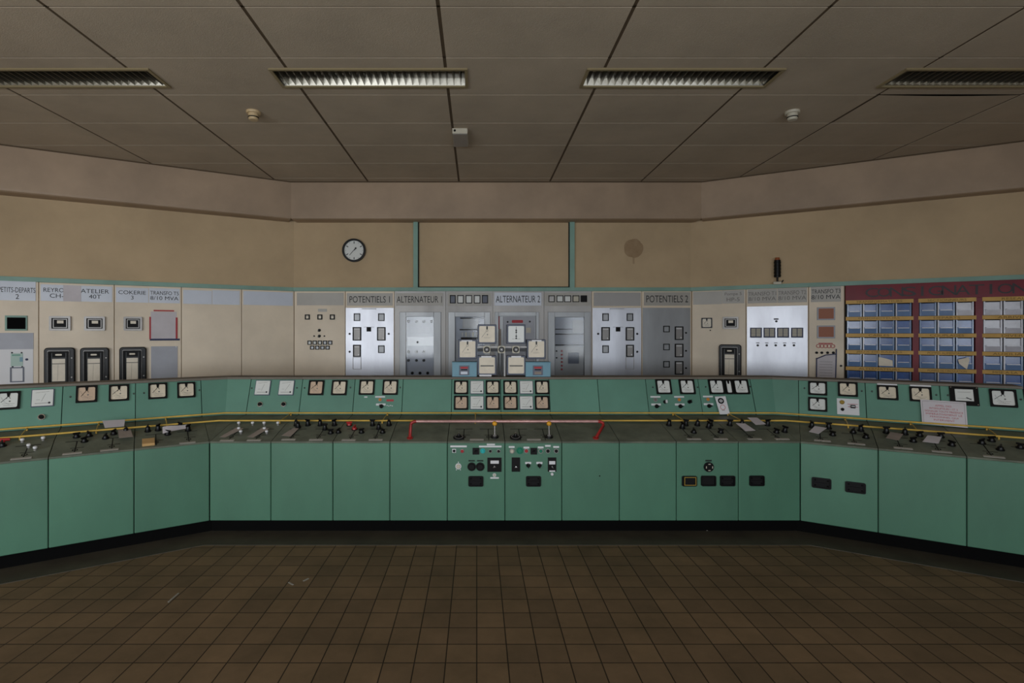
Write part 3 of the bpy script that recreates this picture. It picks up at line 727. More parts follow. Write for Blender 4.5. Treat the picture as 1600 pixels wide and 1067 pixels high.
button(s, 716.2, 728.3, tA, M_ivory, 0.017, M_white, 'lock', 0.012)
cu, cv = s.px(716.2, 728.3); P1(s, tA, 'contact_row', lambda mb: [mb.cyl(cu + a, cv + b, 0.004, 0, 0.004, M_white, 8) for a, b in ((0, 0.032), (-0.016, -0.028), (0.016, -0.028))])
for x in (737, 750.3):
    button(s, x, 728.8, tA, M_blackm, 0.024, M_black, 'round_dial', 0.02)
    plate(s, x, 719.8, 0.05, 0.010, tA, M_seam)
plate(s, 772.5, 725.8, 0.112, 0.112, tA, M_black, 'switch_plate', 0.006); plate(s, 772.8, 721.6, 0.066, 0.024, tA, M_white, n=0.008)
turn_switch(s, 772.3, 728.3, tA, M_chrome, r=0.009, name='key_switch', ang=0.3)
button(s, 772.5, 742, tA, M_ivory, 0.010, M_white, 'push_button', 0.01); plate(s, 772.8, 746.6, 0.068, 0.012, tA, M_white)
grille(s, 743.5, 751.6, tA)
for x, y, w_ in ((799.5, 698.2, .046), (822.5, 699.2, .046), (844.8, 698.9, .046), (856, 696.5, .044), (869, 698.2, .046)): plate(s, x, y, w_, 0.014, tB, M_white)
button(s, 800, 704.4, tB, M_ivory, 0.014, M_steel, 'push_button', 0.02); button(s, 812.2, 703.8, tB, M_greenb, 0.020, M_greenb, 'push_button', 0.014); button(s, 822.3, 704.2, tB, M_red, 0.013, M_steel, 'push_button', 0.014)
plate(s, 834, 704.6, 0.052, 0.052, tB, M_black, 'selector_base', 0.01); turn_switch(s, 834, 704.6, tB, r=0.010, ang=0.2, name='selector_switch')
button(s, 844.8, 704.5, tB, M_greenb, 0.014, M_steel, 'push_button', 0.014); button(s, 856, 704.4, tB, M_blackm, 0.013, M_steel, 'push_button', 0.014); button(s, 869, 704.4, tB, M_blackm, 0.013, M_steel, 'push_button', 0.014)
plate(s, 806, 725.6, 0.066, 0.112, tB, M_black, 'switch_plate', 0.006); turn_switch(s, 806, 728.5, tB, M_chrome, r=0.009, name='key_switch', ang=0.1)
plate(s, 862.5, 725.6, 0.066, 0.112, tB, M_black, 'switch_plate', 0.006); plate(s, 862.6, 722.5, 0.048, 0.026, tB, M_white, n=0.008); turn_switch(s, 862.4, 728.5, tB, M_chrome, r=0.008, name='key_switch', ang=2.4)
plate(s, 862.6, 735.6, 0.046, 0.011, tB, M_white, n=0.008); button(s, 862.6, 740.6, tB, M_white, 0.012, None, 'push_button', 0.01)
for x in (825.3, 842.8): plate(s, x, 723.2, 0.048, 0.016, tB, M_white); turn_switch(s, x, 727, tB, r=0.013, ang=1.57, name='selector_switch')
grille(s, 833.5, 751.6, tB)
tC = UNITS[8][3]
button(s, 1107, 729.3, tC, M_blackm, 0.028, M_black, 'round_dial', 0.018)
cu, cv = s.px(1107, 729.3); P1(s, tC, 'dial_marks', lambda mb: [mb.bar(cu + 0.026 * math.cos(a - .35), cv + 0.026 * math.sin(a - .35), cu + 0.026 * math.cos(a + .35), cv + 0.026 * math.sin(a + .35), 0.006, 0.018, 0.0185, M_ivory) for a in (0, 1.57, 3.14, 4.71)])
plate(s, 1107, 719.6, 0.05, 0.012, tC, M_seam)
grille(s, 1076.8, 751.3, tC, gold=True); grille(s, 1106.6, 751, tC, cells=False); grille(s, 1136.3, 751, tC)
grille(s, 1182, 750.8, UNITS[9][3])
tD = [u for u in UNITS if u[0] == 'R'][0][3]
grille(FS['R'], 1283.5, 754.6, tD, w=0.128); grille(FS['R'], 1336.5, 761.5, tD, w=0.128)
button(s, 937, 743.5, UNITS[7][3] if False else UNITS[6][3], M_blackm, 0.005, None, 'lock', 0.004)

# desk: label strips, knobs, mimic lines
for x, y in ((33, 716.3), (113, 708.5), (171, 703), (293, 692), (355, 688.2), (397, 687.8), (451, 686.8), (494, 687.2), (545, 687.4), (587, 687.2), (745, 687), (834, 687),
             (1084, 686), (1126, 686), (1179, 686), (1222, 686), (1285, 688.6), (1338, 693.5), (1411, 700.3), (1471.5, 706), (1553, 713.8)):
    s, t = find(DS, x, y); cu, cv = s.px(x, y); mb = MB(s); mb.box(cu - 0.055, cu + 0.055, max(cv - 0.012, 0.006), max(cv - 0.012, 0.006) + 0.024, 0, 0.003, M_plateg); mb.build('label_strip', t)
KN = [(120, 682), (132, 690), (140, 679), (165, 685), (178, 676), (197, 674), (231, 674), (247, 671), (262, 679), (281, 668), (294, 673), (4, 697),
      (466, 661), (484, 661), (503, 661), (523, 664), (508, 671), (517, 677), (529, 676), (466, 668), (565, 676), (592, 670), (584, 661), (609, 662), (598, 676),
      (1042, 661), (1068, 661), (1086, 661), (1106, 661), (1066, 669), (1107, 668), (1084, 676), (1126, 676), (1136, 661), (1157, 663), (1213, 676), (1197, 663), (1226, 675),
      (1268, 663), (1294, 665), (1301, 680), (1344, 670), (1333, 676), (1353, 684), (1383, 672), (1412, 675), (1427, 690), (1437, 681), (1468, 680), (1487, 696), (1546, 685), (1534, 693), (1563, 703), (1594, 700)]
for x, y in KN:
    r = find(DS, x, y)
    s, t = r; cu, cv = s.px(x, y)
    turn_switch(s, x, y, t, r=0.019, uv=(cu, min(cv, LD - 0.03)), e=0.02 if y < 676 else 0.004)
for x, y in ((548, 661), (554, 671)):
    s, t = find(DS, x, y); cu, cv = s.px(x, y); turn_switch(s, x, y, t, M_red, 0.02, uv=(cu, min(cv, LD - 0.03)))
for x, y in ((35, 690), (67.5, 687), (45, 698.5), (55, 702.5), (373.5, 663), (395, 663), (413, 663), (434.5, 663), (373.5, 671.5), (413.5, 671.5), (376.5, 676.5), (417, 676.5)):
    s, t = find(DS, x, y); cu, cv = s.px(x, y + 1); cv = min(cv, LD - 0.02)
    mb = MB(s); mb.cyl(cu, cv, 0.010, 0, 0.018, M_steel, 14); mb.cyl(cu, cv, 0.013, 0.018, 0.03, M_white, 14, c=0.004); mb.build('push_button', t)
# mimic diagram lines inlaid in the desk tops
for k, u0, u1, t in UNITS:
    if t in (UNITS[3][3], UNITS[6][3], UNITS[7][3]): continue
    mb = MB(DS[k]); n = 0.0008
    for q in (0.28, 0.72):
        c_ = u0 + (u1 - u0) * q
        mb.bar(c_, 0.03, c_, 0.24, 0.006, 0, n, M_blackm); mb.bar(c_ - 0.03, 0.12, c_ + 0.05, 0.12, 0.006, 0, n, M_blackm); mb.bar(c_ - 0.07, 0.24, c_ + 0.07, 0.24, 0.006, 0, n, M_blackm)
        mb.annulus(c_, 0.085, 0.012, 0.018, 0, n, M_blackm, 20)
    mb.build('mimic_lines', t)
# levers of the two middle cabinets
for x, y0, y1, t in ((773, 683, 664, tA), (858, 683, 665, tB)):
    s = DS['C']; cu, cv = s.px(x, y0)
    mb = MB(s); mb.cyl(cu, cv, 0.032, 0, 0.012, M_black, 24, c=0.003); mb.cyl(cu, cv, 0.015, 0.012, 0.022, M_steel, 16); b = mb.build('lever_base', t)
    p0 = s.at(cu, cv, 0.02); p1 = p0 + Vector((0, 0.012, 0.075)); mb = MB(); mb.tube([p0, p1], 0.0055, M_steel, 10); mb.build('lever', t)
    mb = MB(); mb.sphere(p1 + Vector((0, 0, 0.014)), 0.020, M_yelk, sz=0.95); mb.build('lever_knob', t, label='yellow ball knob')
for x, t in ((717, tA), (805.5, tB)):
    s = DS['C']; cu, cv = s.px(x, 684)
    mb = MB(s); mb.cyl(cu, cv, 0.045, 0, 0.010, M_blackm, 28, c=0.003); mb.annulus(cu, cv, 0.03, 0.034, 0.010, 0.0115, M_steel, 28); mb.build('rheostat_base', t)
    mb = MB(s); mb.cyl(cu, cv, 0.012, 0.010, 0.034, M_black, 16, c=0.003); mb.cyl(cu, cv, 0.006, 0.034, 0.046, M_chrome, 12); mb.build('rheostat_knob', t)

# yellow rod rails along the foot of the instrument panels
def bend(d, z):
    out = []
    BLm = (back(SEG['L'][1]) + Vector((0, 1, 0))).normalized(); BRm = (back(SEG['R'][1]) + Vector((0, 1, 0))).normalized()
    out.append(KL - SEG['L'][1] * 1.49 + back(SEG['L'][1]) * d); out.append(KL + BLm * d / BLm.y); out.append(KR + BRm * d / BRm.y); out.append(KR + SEG['R'][1] * 1.47 + back(SEG['R'][1]) * d)
    return [p + Vector((0, 0, z)) for p in out]
t = thing('yellow_rod_rail', 'pair of thin yellow rods running along the whole console below the meters', 'rail', (0.2, 4.7, 0.86))
r1 = bend(0.63, 0.871); r2 = bend(0.36, 0.846)
for r in (r1, r2):
    mb = MB(); mb.tube(r, 0.0075, M_yel, 10); mb.build('rod', t)
Ms = [(-1.9, 0.012), (-0.72, 0.012), (-0.3, 0), (0.45, 0), (1.79, 0.03), (2.31, 0.03)]
def rail_pts(k, u): 
    K, U = SEG[k]; B = back(U); return K + U * u + B * 0.63 + Vector((0, 0, 0.871)), K + U * (u + 0.0) + B * 0.36 + Vector((0, 0, 0.846))
for k, u in [('C', 0.42), ('C', 1.3), ('C', 2.1), ('C', 3.9), ('C', 4.4), ('R', 0.34), ('R', 0.78), ('R', 1.24), ('L', -0.28), ('L', -0.75), ('L', -1.2)]:
    a, b = rail_pts(k, u); mb = MB(); mb.tube([a + Vector((0, 0, -0.004)), b + Vector((0, 0, -0.004))], 0.004, M_yel, 8)
    for p in (a, b): mb.tube([p, p - Vector((0, 0, 0.026))], 0.006, M_yel, 8)
    mb.build('cross_bracket', t)

# red handrail
t = thing('handrail', 'low handrail with red bent ends and worn pinkish bar on the console desk', 'handrail', (0.24, 4.25, 0.76))
zr = 0.882; yr = 4.26
xl, xr = (640 - CX) / F * yr, (945 - CX) / F * yr
mb = MB(); mb.tube([(xl + 0.05, yr, zr), (xr - 0.05, yr, zr)], 0.012, M_railw, 14); mb.build('bar', t, label='worn pinkish bar')
for sx, x0, xf in ((1, xl, -0.537), (-1, xr, 0.955)):
    f = Vector((xf, 4.21, 0.757)); pts = []
    for i in range(7):
        a = math.radians(90 * i / 6); pts.append(Vector((x0 + sx * 0.055 - sx * 0.045 * math.sin(a), yr, zr - 0.03 + 0.03 * math.cos(a))))
    pts.append(f)
    mb = MB(); mb.tube(pts, 0.0125, M_railr, 14); mb.build('post', t)
    mb = MB(Surf(f, (1, 0, 0), (0, DB, ZB_ - ZL))); mb.cyl(0, 0, 0.024, -0.008, 0.006, M_railr, 20); mb.build('foot', t)

# floor border along the console
mb = MB(Surf((0, 0, 0), (1, 0, 0), (0, 1, 0)))
def off(d):
    out = []
    for (K, U, e) in ((KL, SEG['L'][1], -2.6),): out.append(K + U * e + back(U) * d)
    BLm = (back(SEG['L'][1]) + Vector((0, 1, 0))).normalized(); BRm = (back(SEG['R'][1]) + Vector((0, 1, 0))).normalized()
    out += [KL + BLm * d / BLm.y, KR + BRm * d / BRm.y, KR + SEG['R'][1] * 2.6 + back(SEG['R'][1]) * d]
    return out
a, b = off(-0.2), off(0.2)
for i in range(3):
    q = [a[i], a[i + 1], b[i + 1], b[i]]; mb.poly([(p.x, p.y) for p in q], 0.0, 0.004, M_border)
struct(mb.build('trim_9', world=True))

# ---------------------------------------------------------------- rear switchboard cabinets
def cabinet(s, x0, x1, label, body=M_cream, face=None, facey=None, z1=ZT0, yref=520, name='switchboard_cabinet', group='switchboard cabinets along the wall', g=0.0025):
    u0 = s.px(x0, yref)[0] if x0 is not None else -LEN + 0.6; u1 = s.px(x1, yref)[0] if x1 is not None else LEN - 0.6
    t = thing(name, label, 'electrical cabinet', s.at((u0 + u1) / 2, 0, 0), group, s.U)
    mb = MB(s); mb.box(u0 + g, u1 - g, 0.0, z1 - 0.001, -0.028, 0, body); mb.build('body', t, 0.004)
    return t, u0, u1
def nameplate(s, t, x0, y0, x1, y1, m=M_plate, text=None, tm=None, pad=(0.08, 0.2), n=0.005):
    a, b, c, d = s.rect(x0, y0, x1, y1); mb = MB(s); mb.box(a, b, c, d, 0, n, m)
    o = mb.build('name_plate', t, 0.001)
    if text:
        ls = text.split('\n'); H = (d - c); W = b - a; k = len(ls); hh = H * (1 - 2 * pad[1]) / (k + (k - 1) * 0.35)
        mb = MB(s)
        for i, l in enumerate(ls):
            v1 = d - H * pad[1] - i * hh * 1.35; asp = glyphs(l)[2]; ww = min(W * (1 - 2 * pad[0]), asp * hh * 1.1); c_ = (a + b) / 2
            mb.text(l, c_ - ww / 2, c_ + ww / 2, v1 - hh, v1, n + 0.0008, tm or M_ink)
        mb.build('lettering', o)
    return o
def rect_part(s, t, name, x0, y0, x1, y1, m, n0=0.0, n1=0.004, r=None, bevel=0, label=None):
    a, b, c, d = s.rect(x0, y0, x1, y1); mb = MB(s)
    if r: mb.rrect((a + b) / 2, (c + d) / 2, b - a, d - c, r, n0, n1, m)
    else: mb.box(a, b, c, d, n0, n1, m)
    return mb.build(name, t, bevel, label)
def flush_meter(s, t, x0, y0, x1, y1):
    a, b, c, d = s.rect(x0, y0, x1, y1); cu, cv = (a + b) / 2, (c + d) / 2; mb = MB(s)
    mb.ring(cu, cv, b - a, d - c, 0.022, 0.012, 0.004, 0, 0.03, M_steel); o = mb.build('relay', t)
    mb = MB(s); mb.rrect(cu, cv, b - a - 0.03, d - c - 0.03, 0.004, 0, 0.014, M_blackm); mb.ring(cu, cv, (b - a) * 0.66, (d - c) * 0.62, 0.008, 0.004, 0.003, 0.014, 0.02, M_steel); mb.build('window', o)
    mb = MB(s); mb.box(cu - (b - a) * 0.14, cu + (b - a) * 0.16, cv + 0.0, cv + (d - c) * 0.2, 0.014, 0.018, M_dialc); mb.build('dial', o)
    return o
def recorder(s, t, x0, y0, x1, y1, black=True, fs=0.24):
    """chart recorder: rounded black case, hinged door with window onto a paper chart"""
    a, b, c, d = s.rect(x0, y0, x1, y1); W, H = b - a, d - c; cu, cv = (a + b) / 2, (c + d) / 2; mb = MB(s)
    cm = M_black if black else M_blackm
    mb.rrect(cu, cv, W, H, 0.035, 0, 0.05, cm, 6, c=0.008); o = mb.build('chart_recorder', t)
    mb = MB(s); dw = W * 0.68; du = cu - W * 0.02; mb.ring(du, cv - H * 0.02, dw, H * 0.86, 0.02, 0.01, 0.004, 0.05, 0.075, M_blackm)
    mb.ring(du, cv - H * 0.02, dw * 1.04, H * 0.885, 0.006, 0.01, 0.008, 0.05, 0.066, M_steel); mb.build('door', o)
    mb = MB(s); mb.box(du - dw * 0.3, du + dw * 0.3, cv + H * 0.24, cv + H * 0.36, 0.05, 0.056, M_blackm); mb.rrect(du, cv + H * 0.31, dw * 0.32, 0.018, 0.008, 0.056, 0.058, M_dialc); mb.build('scale_plate', o)
    mb = MB(s); mb.box(du - dw * 0.31, du + dw * 0.31, cv - H * 0.40, cv + H * 0.20, 0.05, 0.054, M_dialc); mb.box(du - dw * 0.31, du + dw * 0.31, cv + H * 0.065, cv + H * 0.08, 0.054, 0.058, M_ink)
    mb.bar(du - dw * 0.05, cv - H * 0.38, du - dw * 0.02, cv + H * 0.06, 0.002, 0.0541, 0.0544, M_inkf); mb.build('chart_paper', o)
    mb = MB(s)
    for q in (0.22, -0.3): mb = MB(s); mb.cyl(cu + W * 0.41, cv + H * q, 0.009, 0.05, 0.064, M_steel, 12, c=0.002); mb.build('latch', o)
    return o
def small_relay(s, t, x0, y0, x1, y1, inner=M_alud, name='relay', w=0.010, ic=None):
    a, b, c, d = s.rect(x0, y0, x1, y1); cu, cv = (a + b) / 2, (c + d) / 2; mb = MB(s)
    mb.ring(cu, cv, b - a, d - c, w, 0.003, 0.002, 0, 0.014, M_blackm); o = mb.build(name, t)
    mb = MB(s); mb.box(a + w * .6, b - w * .6, c + w * .6, d - w * .6, 0, 0.006, inner); mb.bar(a + w, d - w * 1.6, b - w, d - w * 1.6, 0.003, 0.006, 0.007, M_ink); mb.build('window', o); return o
def dot(s, t, x, y, r=0.014, m=M_black, name='knob', h=0.016): return button(s, x, y, t, m, r, None, name, h)

# left wing
t, a, b = cabinet(RL, None, 60.5, 'cream cabinet at the left edge under the PETITS-DEPARTS 2 plate, green framed screen')
nameplate(RL, t, -55, 438, 56, 469, M_plate, None); s = RL
q0 = RL.rect(-9, 448, 57, 468); mb = MB(s)
mb.text('PETITS-DEPARTS', s.px(-2, 455)[0], s.px(55.5, 455)[0], s.px(27, 457)[1], s.px(27, 449)[1], 0.006, M_ink); mb.text('2', s.px(24.5, 463)[0], s.px(30, 463)[0], s.px(27, 467)[1], s.px(27, 459.5)[1], 0.006, M_ink); mb.build('lettering', t)
o = rect_part(s, t, 'screen_frame', 8, 493, 43, 516.5, M_teal, 0, 0.012, bevel=0.002); rect_part(s, o, 'screen', 11.5, 496, 40.5, 514, M_toe, 0.012, 0.014)
rect_part(s, t, 'grey_plate', -60, 520, 52.5, 546, M_greyp); o = rect_part(s, t, 'white_plate', -60, 546, 52, 601, M_white, 0, 0.005)
o2 = rect_part(s, o, 'sticker', 17, 552, 36, 572, mat('sticker_green', (170, 196, 186), 0.5), 0.005, 0.008); rect_part(s, o, 'sticker_stripe', 19, 553.5, 32, 556, M_greenb, 0.008, 0.009); rect_part(s, o, 'sticker_corner', 31, 558, 36, 565, M_blue, 0.008, 0.009)
a_, b_, c_, d_ = s.rect(16, 573.5, 38, 597); mb = MB(s); mb.ring((a_ + b_) / 2, (c_ + d_) / 2, b_ - a_, d_ - c_, 0.012, 0.003, 0.003, 0.005, 0.012, M_mb); mb.build('card_frame', o)
for x, y in ((19, 551), (34, 551), (20, 573), (35, 573)): dot(s, o, x, y, 0.008, M_ink, 'screw', 0.012)
dot(s, o, 42, 561.5, 0.012, M_blueink, 'push_button', 0.018)
t, a, b = cabinet(RL, 60.5, 178.5, 'cream cabinet with REYROLLE CH-4 and ATELIER 40T plates and two chart recorders')
nameplate(RL, t, 63.5, 445, 120, 470.5, M_plate, 'REYROLLE\nCH-4'); nameplate(RL, t, 121, 447, 175.5, 471.5, M_plate, 'ATELIER\n40T')
rect_part(s, t, 'pale_overlay', 99, 446, 127, 471, M_paper, 0.006, 0.007, label='pale sheet stuck over part of the name plates')  # thin pale rectangle across part of both name plates
flush_meter(s, t, 77.5, 494, 111, 516.5); flush_meter(s, t, 132, 494.5, 164.5, 516.5)
recorder(s, t, 70, 543, 118, 601); recorder(s, t, 126, 543, 171, 600)
t, a, b = cabinet(RL, 178.5, 283.5, 'cream cabinet with COKERIE 3 and TRANSFO T5 plates, one chart recorder and framed notice')
nameplate(RL, t, 181, 449.5, 232, 472.5, M_plate, 'COKERIE\n3'); nameplate(RL, t, 232.8, 450.5, 281, 473.5, M_plate, 'TRANSFO T5\n8/10 MVA', pad=(0.04, 0.2))
flush_meter(s, t, 193.5, 495, 222.5, 516.5); recorder(s, t, 187, 542, 229, 598)
rect_part(s, t, 'grey_cover', 236, 541, 277.5, 593, M_greyp, 0, 0.005); dot(s, t, 275.5, 541.5, 0.009, M_white, 'screw', 0.01)
sn = RL; mb = MB(sn); a_, b_, c_, d_ = sn.rect(235.5, 487, 276, 530)
mb.box(a_, b_, c_, d_, 0.001, 0.004, M_paper); o = mb.build('notice'); tag(o, 'blank notice with red side strips and blue strip below, taped under the TRANSFO T5 plate', 'notice')
for (x0, y0, x1, y1, m_) in ((240, 484.3, 272, 486.5, M_redink), (233.3, 495, 236, 530, M_redink), (274.5, 496, 277.5, 529, M_redink), (234, 529, 281, 532, M_blueink)): rect_part(sn, o, 'tape_strip', x0, y0, x1, y1, m_, 0.002, 0.005)
t, a, b = cabinet(RL, 283.5, 377.5, 'plain cream cabinet with blank name plate, right of the framed notice')
nameplate(RL, t, 286, 453.5, 331, 475, M_plate); nameplate(RL, t, 331.6, 453.8, 374.5, 476, M_plate)
t, a, b = cabinet(RL, 377.5, 459.5, 'plain cream cabinet with blank bluish plate next to the left wall bend')
nameplate(RL, t, 380, 455.8, 457.5, 477, M_plate)
# centre
s = RC
t, a, b = cabinet(RC, 459.5, 539.5, 'cream cabinet with three small meters and a cluster of small square relays')
nameplate(RC, t, 464, 457.5, 537, 477, M_plateg)
for x in (480.5, 500, 519.5): small_relay(s, t, x - 3.8, 491.3, x + 3.8, 499.3, M_dialc, 'small_meter', 0.014)
for x, y in ((499, 516), (499, 525)): turn_switch(s, x, y, t, r=0.016, ang=0.9)
dot(s, t, 491, 525, 0.010); dot(s, t, 507, 525, 0.010)
for i in range(5): small_relay(s, t, 480.8 + i * 8, 532, 487.2 + i * 8, 538.5, M_dialw if i < 3 else M_alud, 'square_relay', 0.010)
for i in range(4): small_relay(s, t, 484.8 + i * 8, 540, 491.2 + i * 8, 546, M_alud, 'square_relay', 0.010)
rect_part(s, t, 'label_plate', 497, 482.5, 511, 487, M_plateg, 0, 0.002)
def slot(s, t, x, y, w=22):
    cu, cv = s.px(x, y); ww = w * 7.1 / F; mb = MB(s); mb.box(cu - ww / 2, cu + ww / 2, cv - 0.006, cv + 0.006, 0.004, 0.02, M_alud); mb.build('handle_lip', t)
def thermo(s, t, x0, y0, x1, y1, lid=True):
    a, b, c, d = s.rect(x0, y0, x1, y1); cu, cv = (a + b) / 2, (c + d) / 2; mb = MB(s)
    mb.ring(cu, cv, b - a, d - c, 0.012, 0.003, 0.003, 0.004, 0.022, M_blackm); o = mb.build('relay', t)
    mb = MB(s); mb.box(a + .008, b - .008, c + .008, d - .008, 0.004, 0.010, M_steel); mb.box(a + .02, b - .02, d - 0.035, d - 0.022, 0.010, 0.012, M_white); mb.cyl(b - 0.03, c + 0.03, 0.009, 0.010, 0.014, M_white, 10); mb.build('window', o)
def pot_panel(x0, x1, mir, t, s=RC):
    rect_part(s, t, 'aluminium_panel', x0 + .7, 480.8, x1 - .7, 592, M_alu, 0, 0.005, bevel=0.001)
    X = (lambda v: x0 + v) if not mir else (lambda v: x1 - v)
    def R(fn, a, y0, b, y1, *k): xa, xb = sorted((X(a), X(b))); fn(s, t, xa, y0, xb, y1, *k)
    slot(s, t, (x0 + x1) / 2 + (0 if mir else -1), 482.5)
    R(small_relay, 13.5, 489.5, 23.5, 501.5); R(small_relay, 51.5, 489.5, 61.5, 501.5)
    R(thermo, 12, 511, 25, 532); R(thermo, 50, 511, 63, 532)
    R(small_relay, 51.5, 539.5, 61.5, 551.5)
    cu, cv = s.px(X(37), 514.5); mb = MB(s); mb.box(cu - 0.03, cu + 0.03, cv - 0.03, cv + 0.03, 0.005, 0.012, M_blackm); mb.bar(cu - 0.07, cv + 0.03, cu + 0.07, cv + 0.03, 0.004, 0.005, 0.008, M_ink); mb.build('meter_switch', t)
    R(thermo, 12.5, 538.5, 24.5, 557.5); xa, xb = sorted((X(12), X(25))); a_, b_, c_, d_ = s.rect(xa, 558, xb, 577); mb = MB(s); mb.ring((a_ + b_) / 2, (c_ + d_) / 2, b_ - a_, d_ - c_, 0.006, 0.002, 0.002, 0.005, 0.012, M_steel); mb.build('card_frame', t)
    dot(s, t, X(7), 521.5, 0.014); dot(s, t, X(68), 521.5, 0.014); dot(s, t, X(7), 549.5, 0.014)
t, a, b = cabinet(RC, 539.5, 616.5, 'cabinet with bright aluminium front under the POTENTIELS 1 plate')
nameplate(RC, t, 542, 458, 613.5, 477.5, M_plateg, 'POTENTIELS 1', pad=(0.06, 0.24)); pot_panel(539.5, 616, False, t)
# glazed cabinets
def glazed(x0, x1, fx0, fx1, gx0, gx1, gy0, label, body=M_steel, deep=0.10, glassy=True, inner=M_greyp):
    """hollow steel cabinet: frame, recessed inner plate, glass door"""
    s = RC; u0, u1 = s.px(x0, 520)[0], s.px(x1, 520)[0]
    t = thing('glazed_cabinet', label, 'electrical cabinet', s.at((u0 + u1) / 2, 0, 0), 'glazed steel cabinets in the middle of the switchboard')
    a, b, c, d = s.rect(gx0, gy0, gx1, 600); c = 0.25
    mb = MB(s); g = 0.002
    for (p, q, r, e) in ((u0 + g, a, 0, ZT0 - .001), (b, u1 - g, 0, ZT0 - .001), (a, b, 0, c), (a, b, d, ZT0 - .001)): mb.box(p, q, r, e, -0.028, 0.0, body)
    mb.build('body', t)
    mb = MB(s); fa, fb, _, fd = s.rect(fx0, 487.5, fx1, 600)
    for (p, q, r, e) in ((fa, a, 0.2, fd), (b, fb, 0.2, fd), (a, b, d, fd), (a, b, 0.2, c)): mb.box(p, q, r, e, 0.001, 0.022, M_alud)
    dr = mb.build('door', t, 0.003)
    if glassy: mb = MB(s); mb.box(a + .001, b - .001, c, d, 0.008, 0.012, M_glass); mb.build('glass', dr)
    mb = MB(s); mb.box(a, b, c, d, -0.026, -0.02, inner); mb.build('inner_plate', t)
    return t
t = glazed(616.5, 696.5, 624.5, 689, 634.5, 678, 494.5, 'glazed steel cabinet under the ALTERNATEUR 1 plate')
nameplate(RC, t, 618.5, 458, 692, 477.5, M_plateg, 'ALTERNATEUR 1', pad=(0.02, 0.24))
s = RC
for y, xs in ((502, (638, 650.5, 662, 674)), (549.5, (638, 650.5, 662)), (563, (638, 650.5, 662)), (583, (644, 656, 668))):
    for x in xs: cu, cv = s.px(x, y); mb = MB(s); mb.cyl(cu, cv, 0.019, -0.02, -0.004, M_blackm, 16, c=0.004); mb.build('knob', t)
rect_part(s, t, 'white_band', 636.5, 526.5, 677, 540, M_white, -0.02, -0.015); dot(s, t, 652.5, 534.5, 0.014)
for x in (644, 656, 668): rect_part(s, t, 'small_meter', x - 4.5, 511.5, x + 4.5, 520.5, M_greyp, -0.02, -0.008, bevel=0.002)
t = glazed(696.5, 770, 700.5, 766, 711, 757, 495, 'glazed steel cabinet between the two ALTERNATEUR plates, small square displays on top')
rect_part(s, t, 'header', 700, 457.5, 768, 478, M_plateg, 0, 0.004)
for x0, x1, m_ in ((703, 712, M_mb), (714.5, 724.5, M_dialw), (727.5, 737.5, M_dialw), (740.5, 750.5, M_dialw), (753, 762.5, M_mb)): small_relay(s, t, x0, 461, x1, 474, m_, 'square_display', 0.010)
for (x0, y0, x1, y1, m_) in ((723, 498, 748, 513, M_steel), (718, 514, 752, 516, M_blackm), (719, 496, 756, 498, M_blackm), (720, 527, 748, 530, M_toe), (713, 531, 718, 560, M_steel)): rect_part(s, t, 'shelf_part', x0, y0, x1, y1, m_, -0.02, -0.004)
for i in range(5): rect_part(s, t, 'fuse', 721 + i * 5.5, 519, 724 + i * 5.5, 526, M_ivory if i % 2 else M_steel, -0.02, -0.002)
t = glazed(770, 850, 773, 842, 779, 837.5, 494, 'open steel cabinet behind the meter cluster under the ALTERNATEUR 2 plate', glassy=False, inner=M_alud)
nameplate(RC, t, 772.5, 457, 846, 477.5, M_plate, 'ALTERNATEUR 2', pad=(0.03, 0.24))
o = rect_part(s, t, 'instrument_door', 786.5, 495, 835, 592, M_greyp, -0.02, 0.02, bevel=0.002)
rect_part(s, o, 'red_plate', 799.5, 500, 817, 504.5, M_redink, 0.02, 0.025, r=0.014); dot(s, o, 793, 503, 0.012, M_black, 'knob', 0.035); dot(s, o, 827.5, 502.5, 0.012, M_black, 'knob', 0.035)
rect_part(s, o, 'small_display', 822, 512, 829, 520, M_ivory, 0.02, 0.026); rect_part(s, t, 'cable_bundle', 776.5, 492, 780.5, 514, M_redink, -0.02, 0.0); rect_part(s, t, 'cable_bundle', 778, 514, 783, 540, M_papero, -0.02, -0.005)
t = glazed(850, 924.5, 856, 922, 866.5, 912.5, 495.5, 'glazed steel cabinet with red indicator column, left of the right aluminium fronts')
rect_part(s, t, 'header', 850.5, 457.5, 924, 478, M_plateg, 0, 0.004)
for i, (x0, x1, m_) in enumerate(((857, 866.5, M_steel), (869.5, 880, M_dialw), (881.5, 892, M_dialw), (894.5, 905, M_ivory), (907, 917, M_blackm))): small_relay(s, t, x0, 461.5, x1, 472, m_, 'square_display', 0.009)
rect_part(s, t, 'lower_plate', 867.5, 541, 912, 600, M_steel, -0.02, -0.014)
for i in range(6): cu, cv = s.px(878, 548.5 + i * 5.7); mb = MB(s); mb.cyl(cu, cv, 0.014, -0.014, 0.0, M_red, 14, c=0.003); mb.build('indicator_lamp', t)
for y in (548.5, 559): cu, cv = s.px(869.8, y); mb = MB(s); mb.cyl(cu, cv, 0.011, -0.014, 0.0, M_blackm, 14); mb.build('knob', t)
rect_part(s, t, 'relay_box', 888, 551, 904.5, 568, M_mb, -0.014, 0.004, bevel=0.003)
for (x0, y0, x1, y1, m_) in ((868, 513.5, 895, 515, M_blackm), (868, 521, 912, 523, M_blackm), (868, 538, 912, 540, M_blackm), (895, 500, 911, 520, M_steel)): rect_part(s, t, 'shelf_part', x0, y0, x1, y1, m_, -0.02, -0.01)
t, a, b = cabinet(RC, 924.5, 1003, 'cabinet with bright aluminium front and blank grey plate, left of POTENTIELS 2')
